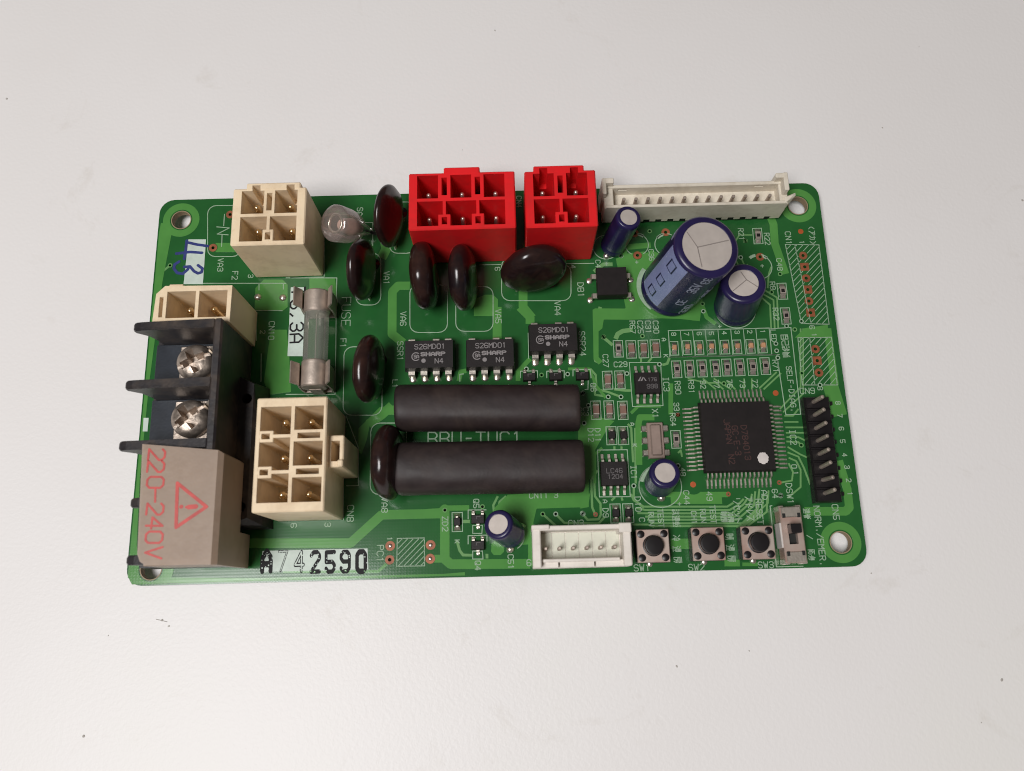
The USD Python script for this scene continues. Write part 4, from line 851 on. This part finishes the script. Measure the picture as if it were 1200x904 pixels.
db = m3.Manifold.hull_points(np.array([(sx * (3.0 - e), sy * (2.95 - e), z) for sx in (-1, 1) for sy in (-1, 1) for e, z in ((0.1, 3.3), (0.0, 2.9), (0.0, 2.0), (0.15, 0.5))])).translate([91.85, 55.8, 0])
DB = obj('bridge_rectifier', db, 'chip_black', label='square black bridge rectifier')
for sx in (-1, 1):
    for yy in (57.4, 53.3):
        xx = 91.85 + sx * 3.0
        pr = [(xx - sx * 0.1, 1.9), (xx + sx * 0.75, 1.9), (xx + sx * 0.95, 1.7), (xx + sx * 1.0, 0.0), (xx + sx * 0.75, 0.0), (xx + sx * 0.7, 1.6), (xx - sx * 0.1, 1.65)]
        obj('pin', prism(pr, 'y', yy - 0.5, yy + 0.5), 'tin', DB)
        obj('solder_joint', ball((xx + sx * 1.15, yy - 0.2, 0), 0.7, 1, 0.5), 'solder', DB, smooth=True)

# the square chip
QX, QY = 113.75, 24.4
qb = m3.Manifold.hull_points(np.array([(sx * (6.75 - e), sy * (6.75 - e), z) for sx in (-1, 1) for sy in (-1, 1) for e, z in ((0.25, 2.35), (0.0, 1.5), (0.0, 1.2), (0.25, 0.4))])).translate([QX, QY, 0])
QC = obj('square_chip', qb, 'chip_black', label='large square black chip with sixty-four pins and a white paint dot')
for side in range(4):
    for k in range(16):
        o = (k - 7.5) * 0.79
        pr = [(6.6, 1.25), (7.35, 1.25), (7.6, 1.1), (7.95, 0.28), (9.0, 0.24), (9.0, 0.08), (7.85, 0.08), (7.5, 0.9), (7.3, 1.05), (6.6, 1.05)]
        leg = raw(prism(pr, 'y', o - 0.15, o + 0.15))
        leg.apply_transform(trimesh.transformations.rotation_matrix(side * math.pi / 2, [0, 0, 1]))
        leg.apply_translation([QX, QY, 0])
        obj('pin', leg, 'tin', QC)
pads = []
for side in range(4):
    for k in range(16):
        o = (k - 7.5) * 0.79
        c = extr(sbox(7.9, o - 0.14, 9.5, o + 0.14), 0.0, 0.075)
        c.apply_transform(trimesh.transformations.rotation_matrix(side * math.pi / 2, [0, 0, 1])); c.apply_translation([QX, QY, 0])
        obj('solder_pad', c, 'solder', BOARD)
dot = Polygon([((118.06, 20.05)[0] + (1.02 + 0.04 * math.sin(7 * a) + 0.05 * math.sin(13 * a)) * math.cos(a), (118.06, 20.05)[1] + (1.1 + 0.04 * math.sin(7 * a) + 0.05 * math.sin(13 * a)) * math.sin(a)) for a in np.linspace(0, 6.2, 36)])
obj('paint_dot', extr(dot, 2.34, 2.39), 'white_paint', QC)
for s, x, y in (('D784013', 115.16, 23.09), ('GC-E-3', 113.45, 23.55), ('JAPAN  N2', 112.09, 23.38)):
    lettering(s, x, y, 2.35, 1.05, -88, 'chip_print_dim', QC, 0.15)


def small_outline(cx, cy, hw, hd, name, lines_, label, deg=0, pitch=1.27, reach=1.9):
    body = m3.Manifold.hull_points(np.array([(sx * (hw - e), sy * (hd - e), z) for sx in (-1, 1) for sy in (-1, 1) for e, z in ((0.15, 1.7), (0.0, 1.1), (0.0, 0.8), (0.15, 0.25))]))
    o = obj(name, body.translate([cx, cy, 0]), 'chip_black', label=label)
    for k in range(4):
        for s in (-1, 1):
            x = cx + (k - 1.5) * pitch
            pr = [(cy + s * (hd - 0.1), 1.0), (cy + s * (hd + 0.4), 1.0), (cy + s * (hd + 0.6), 0.8), (cy + s * (hd + 0.8), 0.3), (cy + s * (hd + 1.6), 0.25), (cy + s * (hd + 1.6), 0.06), (cy + s * (hd + 0.65), 0.08), (cy + s * (hd + 0.45), 0.75), (cy + s * (hd - 0.1), 0.82)]
            obj('pin', prism(pr if s > 0 else pr[::-1], 'x', x - 0.24, x + 0.24), 'tin', o)
    for s, dx, dy, hgt in lines_:
        lettering(s, cx + dx, cy + dy, 1.7, hgt, 0, 'chip_print_mid', o, 0.12)
    return o


i3 = small_outline(97.68, 35.40, 2.45, 2.15, 'small_chip', [('176', 0.95, 0.6, 0.65), ('998', 0.85, -0.75, 0.8)], 'small black eight-pin chip right of the relays')
ix, iy = 96.61, 36.14
obj('printed_mark', [extr(Polygon([(ix - 0.8 + k, iy - 0.42), (ix - 0.45 + k, iy - 0.42), (ix - 0.05 + k, iy + 0.42), (ix - 0.25 + k, iy + 0.42)]), 1.69, 1.72) for k in (0.0, 0.5)] + [extr(Polygon([(ix + 0.65, iy - 0.42), (ix + 0.9, iy - 0.42), (ix + 0.4, iy + 0.42), (ix + 0.25, iy + 0.42)]), 1.69, 1.72)], 'chip_print', i3)
small_outline(90.24, 18.07, 2.55, 2.3, 'small_chip', [('LC46', 0.1, 0.5, 0.85), ('1204', 0.2, -0.6, 0.8)], 'small black eight-pin chip left of the crystal')
for quad in ([(94.68, 39.98), (100.79, 39.81), (100.62, 31.15), (94.75, 31.14)], [(87.55, 22.83), (93.20, 22.76), (93.22, 13.85), (87.45, 13.96)]):
    loop(quad, 0.16)

# ceramic resonator
rx, ry = 98.60, 24.28
rs = obj('ceramic_resonator', cbox(rx - 1.55, rx + 1.55, ry - 3.45, ry + 3.45, 0.1, 0.9, 0.12), 'resonator_metal', label='silvery ceramic resonator with six solder tabs')
obj('resonator_lid', cbox(rx - 1.05, rx + 1.05, ry - 3.0, ry + 3.0, 0.85, 1.45, 0.25), 'resonator_metal', rs)
for s in (-1, 1):
    for dy in (-2.35, 0, 2.35):
        obj('solder_tab', cbox(rx + s * 2.0 - 0.6, rx + s * 2.0 + 0.6, ry + dy - 0.62, ry + dy + 0.62, 0.05, 0.7, 0.2), 'solder', rs)


# ------------------------------------------------------------------ small surface-mounted parts (long side along y)
def chip_part(kind, x, y, outline=True):
    w, l, hgt, m = {'resistor': (1.15, 1.9, 0.5, 'chip_black'), 'capacitor': (1.2, 2.1, 0.85, 'ceramic_brown'), 'diode': (1.25, 2.0, 0.9, 'chip_black'), 'led': (0.95, 1.3, 0.6, 'led_body')}[kind]
    name = {'resistor': 'chip_resistor', 'capacitor': 'chip_capacitor', 'diode': 'chip_diode', 'led': 'chip_light_emitting_diode'}[kind]
    dx, dy, rot = rng.normal(0, 0.05), rng.normal(0, 0.05), rng.normal(0, 1.5)
    x, y = x + dx, y + dy
    T = lambda mm: turned(mm, x, y, rot)
    body = obj(name, T(cbox(x - w / 2, x + w / 2, y - l / 2 + 0.3, y + l / 2 - 0.3, 0.08, hgt, 0.08)), m)
    for s in (-1, 1):
        if kind != 'diode':
            obj('end_cap', T(cbox(x - w / 2 - 0.02, x + w / 2 + 0.02, min(y + s * l / 2, y + s * (l / 2 - 0.38)), max(y + s * l / 2, y + s * (l / 2 - 0.38)), 0.06, hgt + 0.02, 0.1)), 'tin', body)
        yy = y + s * (l / 2 + 0.22)
        f = T(m3.Manifold.hull_points(np.array([(x - w / 2, yy - 0.36, 0.02), (x + w / 2, yy - 0.36, 0.02), (x - w / 2, yy + 0.36, 0.02), (x + w / 2, yy + 0.36, 0.02), (x - w / 2 + 0.15, yy - s * 0.3, hgt * 0.75), (x + w / 2 - 0.15, yy - s * 0.3, hgt * 0.75), (x, yy, hgt * 0.5)])))
        obj('solder_fillet', f, 'solder', body, smooth=50)
    if kind == 'resistor':
        obj('glaze_frame', T(sharp(x - w / 2 + 0.02, x + w / 2 - 0.02, y - l / 2 + 0.36, y + l / 2 - 0.36, hgt - 0.1, hgt + 0.01)), 'ceramic_light', body)
        obj('glaze', T(cbox(x - w / 2 + 0.22, x + w / 2 - 0.22, y - l / 2 + 0.58, y + l / 2 - 0.58, hgt - 0.1, hgt + 0.05, 0.03)), 'chip_black', body)
    if kind == 'led':
        obj('lens', T(cbox(x - w / 2 + 0.08, x + w / 2 - 0.08, y - 0.5, y + 0.5, hgt - 0.1, hgt + 0.35, 0.12)), 'led_body', body)
    if kind == 'diode':
        obj('pin', T(cbox(x - 0.3, x + 0.3, y + l / 2 - 0.35, y + l / 2 + 0.1, 0.1, 0.75, 0.1)), 'tin', body)
        obj('pin', T(cbox(x - 0.3, x + 0.3, y - l / 2 - 0.1, y - l / 2 + 0.35, 0.1, 0.75, 0.1)), 'tin', body)
    if outline:
        a, b = w / 2 + 0.33, l / 2 + 0.75
        loop([(x - a, y - b), (x + a, y - b), (x + a, y + b), (x - a, y + b)], 0.15)


for x, y in [(95.15, 42.70), (97.59, 42.69), (99.99, 42.68), (90.28, 36.53), (92.70, 36.52), (87.72, 30.61), (90.25, 30.54), (92.74, 30.47)]:
    chip_part('capacitor', x, y)
for x, y in [(103.81, 38.36), (106.30, 38.36), (108.82, 38.37), (111.31, 38.37), (113.69, 38.39), (116.19, 38.40), (118.68, 38.42), (121.16, 38.48)] + [(92.73, 42.80)] + [(122.45, 66.05), (126.23, 53.82), (126.22, 48.69)] + [(102.60, 24.39)]:
    chip_part('resistor', x, y)
for x, y in [(103.73, 42.67), (106.18, 42.67), (108.64, 42.65), (111.08, 42.64), (113.59, 42.64), (116.09, 42.61), (118.60, 42.61), (121.11, 42.62)]:
    chip_part('led', x, y)
for x, y in [(90.36, 25.55), (92.60, 25.49), (90.18, 10.81), (92.64, 10.82)]:
    chip_part('diode', x, y)
chip_part('diode', 60.79, 10.07)


def transistor(x, y):
    t = obj('transistor', m3.Manifold.hull_points(np.array([(x + sx * (1.25 - e), y + sy * (0.85 - e), z) for sx in (-1, 1) for sy in (-1, 1) for e, z in ((0.15, 1.15), (0.0, 0.6), (0.05, 0.15))])), 'chip_black')
    for dx, s in ((-0.85, 1), (0.85, 1), (0.0, -1)):
        obj('pin', prism([(y + s * 0.8, 0.6), (y + s * 1.1, 0.6), (y + s * 1.3, 0.25), (y + s * 1.6, 0.2), (y + s * 1.6, 0.05), (y + s * 1.15, 0.07), (y + s * 1.0, 0.42), (y + s * 0.8, 0.45)][::s], 'x', x + dx - 0.26, x + dx + 0.26), 'tin', t)
        obj('solder_fillet', ball((x + dx, y + s * 1.45, 0.0), 0.42, 1, 0.6), 'solder', t, smooth=True)
    return t


for x, y in [(64.65, 10.36), (64.58, 5.60)] + [(75.05, 37.39), (80.13, 37.36), (85.29, 37.33)]:
    t = transistor(x, y)
    lettering('L', x + 0.1, y + 0.25, 1.15, 0.7, -90, 'chip_print_mid', t, 0.1)
for quad in ([(63.65, 9.31), (65.45, 9.26), (65.32, 7.80), (63.63, 7.85)], [(63.58, 4.64), (65.37, 4.59), (65.45, 3.15), (63.56, 3.20)]):
    loop(quad, 0.15)


# ------------------------------------------------------------------ push buttons, slide switch, black pin header
for x, y, stain in ((96.31, 4.52, 0), (106.29, 4.60, 1), (115.27, 4.59, 2)):
    k = obj('push_button', cbox(x - 2.95, x + 2.95, y - 2.95, y + 2.95, 0.1, 3.0, 0.2), 'key_black', label='small square push button with a round black key')
    obj('top_plate', cbox(x - 2.95, x + 2.95, y - 2.95, y + 2.95, 3.0, 3.35, 0.12), 'key_plate', k)
    for sx in (-1, 1):
        for sy in (-1, 1):
            obj('rivet', lathe([(0, 3.3), (0.7, 3.3), (0.66, 3.48), (0.4, 3.58), (0, 3.6)], (x + sx * 2.1, y + sy * 2.1, 0), (0, 0, 1), 18), 'key_black', k, smooth=40)
    obj('key', lathe([(0, 3.3), (1.9, 3.3), (1.9, 3.45), (1.76, 3.5), (1.74, 4.5), (1.6, 4.72), (1.3, 4.78), (0, 4.8)], (x, y, 0), (0, 0, 1), 36), 'key_black', k, smooth=40)
    obj('solder_tab', ball((x - 0.3, y - 3.05, 0.1), 0.6, 1, 0.6), 'solder', k, smooth=True)

sx_, sy_ = 121.76, 5.88
ds = turned(cbox(sx_ - 1.95, sx_ + 1.95, sy_ - 5.0, sy_ + 5.0, 0.1, 3.4, 0.2) - sharp(sx_ - 0.85, sx_ + 0.75, sy_ - 1.75, sy_ + 1.9, 2.2, 5), sx_, sy_, 1)
DS = obj('slide_switch', ds, 'key_plate', label='narrow metal slide switch with a black slider')
obj('slot', turned(cbox(sx_ - 0.84, sx_ + 0.74, sy_ - 1.74, sy_ + 1.89, 2.0, 2.4, 0.02), sx_, sy_, 1), 'hole_dark', DS)
obj('slider', turned(cbox(sx_ - 0.95, sx_ + 0.95, sy_ + 0.1, sy_ + 1.75, 2.3, 5.6, 0.15), sx_, sy_, 1), 'key_black', DS)
obj('shell_lip', turned(cbox(sx_ - 2.25, sx_ - 1.9, sy_ - 2.3, sy_ + 2.2, 0.2, 3.3, 0.1), sx_, sy_, 1), 'white_paint', DS)
for dx in (-1.35, 1.35):
    for dy in (-3.4, 3.4):
        obj('rivet', turned(cbox(sx_ + dx - 0.28, sx_ + dx + 0.28, sy_ + dy - 0.4, sy_ + dy + 0.4, 3.2, 3.68, 0.05), sx_, sy_, 1), 'hole_dark', DS)
        obj('corner_tab', turned(cbox(sx_ + dx * 1.15 - 0.5, sx_ + dx * 1.15 + 0.5, sy_ + dy * 1.4 - 0.5, sy_ + dy * 1.4 + 0.5, 0.1, 3.1, 0.12), sx_, sy_, 1), 'tin', DS)

for dy in (-4.0, 4.0):
    obj('end_plate', turned(cbox(sx_ - 1.75, sx_ + 1.75, sy_ + dy - 0.95, sy_ + dy + 0.95, 3.3, 3.62, 0.14), sx_, sy_, 1), 'tin', DS)
hx0, hx1, hy0, hy1 = 127.0, 131.9, 11.6, 31.6
body = None
for k in range(8):
    a = hy0 + (hy1 - hy0) * k / 8.0
    c = m3.Manifold.hull_points(np.array([(x, y, z) for x, e in ((hx0, 0), (hx1, 0)) for y in (a + 0.02, a + 2.48) for z in (0.15, 2.0)] + [(hx0 + 0.3, a + 0.25, 2.5), (hx1 - 0.3, a + 0.25, 2.5), (hx0 + 0.3, a + 2.25, 2.5), (hx1 - 0.3, a + 2.25, 2.5)]))
    body = c if body is None else body + c
body = body + sharp(hx0 + 0.2, hx1 - 0.2, hy0 + 0.3, hy1 - 0.3, 0.15, 2.2)
PH = obj('black_pin_header', body, 'key_black', label='black eight-pin header along the right edge')
foot = [(128.69, 30.52), (128.59, 27.96), (128.50, 25.41), (128.56, 23.03), (128.61, 20.53), (128.59, 18.04), (128.65, 15.68), (128.69, 13.20)]
tipp = [(129.03, 30.59), (128.98, 28.19), (129.05, 25.71), (128.99, 23.24), (128.91, 20.73), (128.99, 18.37), (129.06, 15.62), (129.12, 13.41)]
for (x, y), (u, v) in zip(foot, tipp):
    obj('pin', rod((x, y, 2.0), (u, v, 6.4), 0.42, 0.4, 8, True), 'clip_metal', PH, smooth=40)
for (x, y) in foot:
    obj('side_leg', cbox(x + 3.0, x + 4.2, y - 0.35, y + 0.35, 0.1, 1.0, 0.1), 'key_black', PH)

# ------------------------------------------------------------------ the glass fuse, held in its clips
FU = UsdGeom.Xform.Define(stage, '/World/fuse')
FU.AddTranslateOp().Set(Gf.Vec3d(0, 0, LIFT * MM))
tag(FU.GetPrim(), label='small glass tube fuse with metal end caps held in clips on the board', cat='fuse')
FZ = 4.9
obj('glass_tube', lathe([(2.25, 0), (2.35, 0.0), (2.35, 11.4), (2.25, 11.4)], (FX, 39.6, FZ), (0, 1, 0), 36), 'glass', '/World/fuse', smooth=40)
for y0, y1 in ((49.9, 54.4), (35.2, 40.4)):
    obj('end_cap', lathe([(0, 0), (2.3, 0), (2.52, 0.25), (2.55, 0.6), (2.55, y1 - y0 - 0.6), (2.52, y1 - y0 - 0.25), (2.3, y1 - y0), (0, y1 - y0)], (FX, y0, FZ), (0, 1, 0), 36), 'clip_metal', '/World/fuse', smooth=35)
obj('filament', rod((FX, 40.3, FZ), (FX, 50.2, FZ), 0.12, 0.12, 8), 'tin', '/World/fuse', smooth=True)

# ------------------------------------------------------------------ specks of dust on the tabletop
specks = []
for x, y, r in ((-6.73, -25.83, 0.32), (-4.01, -8.65, 0.12), (100.23, -16.73, 0.22), (113.68, -14.42, 0.15), (158.79, -20.59, 0.3), (153.16, 92.22, 0.22), (164.16, 112.21, 0.12), (70.00, 119.32, 0.22), (-37.62, 105.12, 0.3), (5.70, -6.18, 0.28), (7.05, -7.28, 0.2), (153.86, -27.67, 0.14), (137.83, -1.22, 0.16), (62.39, 89.55, 0.1), (180.09, 74.19, 0.3)):
    b = ball((0, 0, 0), r * 0.75, 1, 0.35)
    b.vertices *= [1 + 0.6 * rng.random(), 1, 1]
    b.apply_transform(trimesh.transformations.rotation_matrix(rng.random() * 3, [0, 0, 1]))
    b.apply_translation([x, y, 0.02])
    specks.append(b)
for x0, y0, x1, y1 in ((4.58, -6.00, 6.67, -6.51),):
    specks.append(rod((x0, y0, 0.06), (x1, y1, 0.06), 0.05, 0.05, 6))
du = obj('dust_specks', specks, 'dust', '/World')
tag(stage.GetPrimAtPath(du), label='scattered dark dust specks on the white tabletop', cat='dust', kind='stuff')
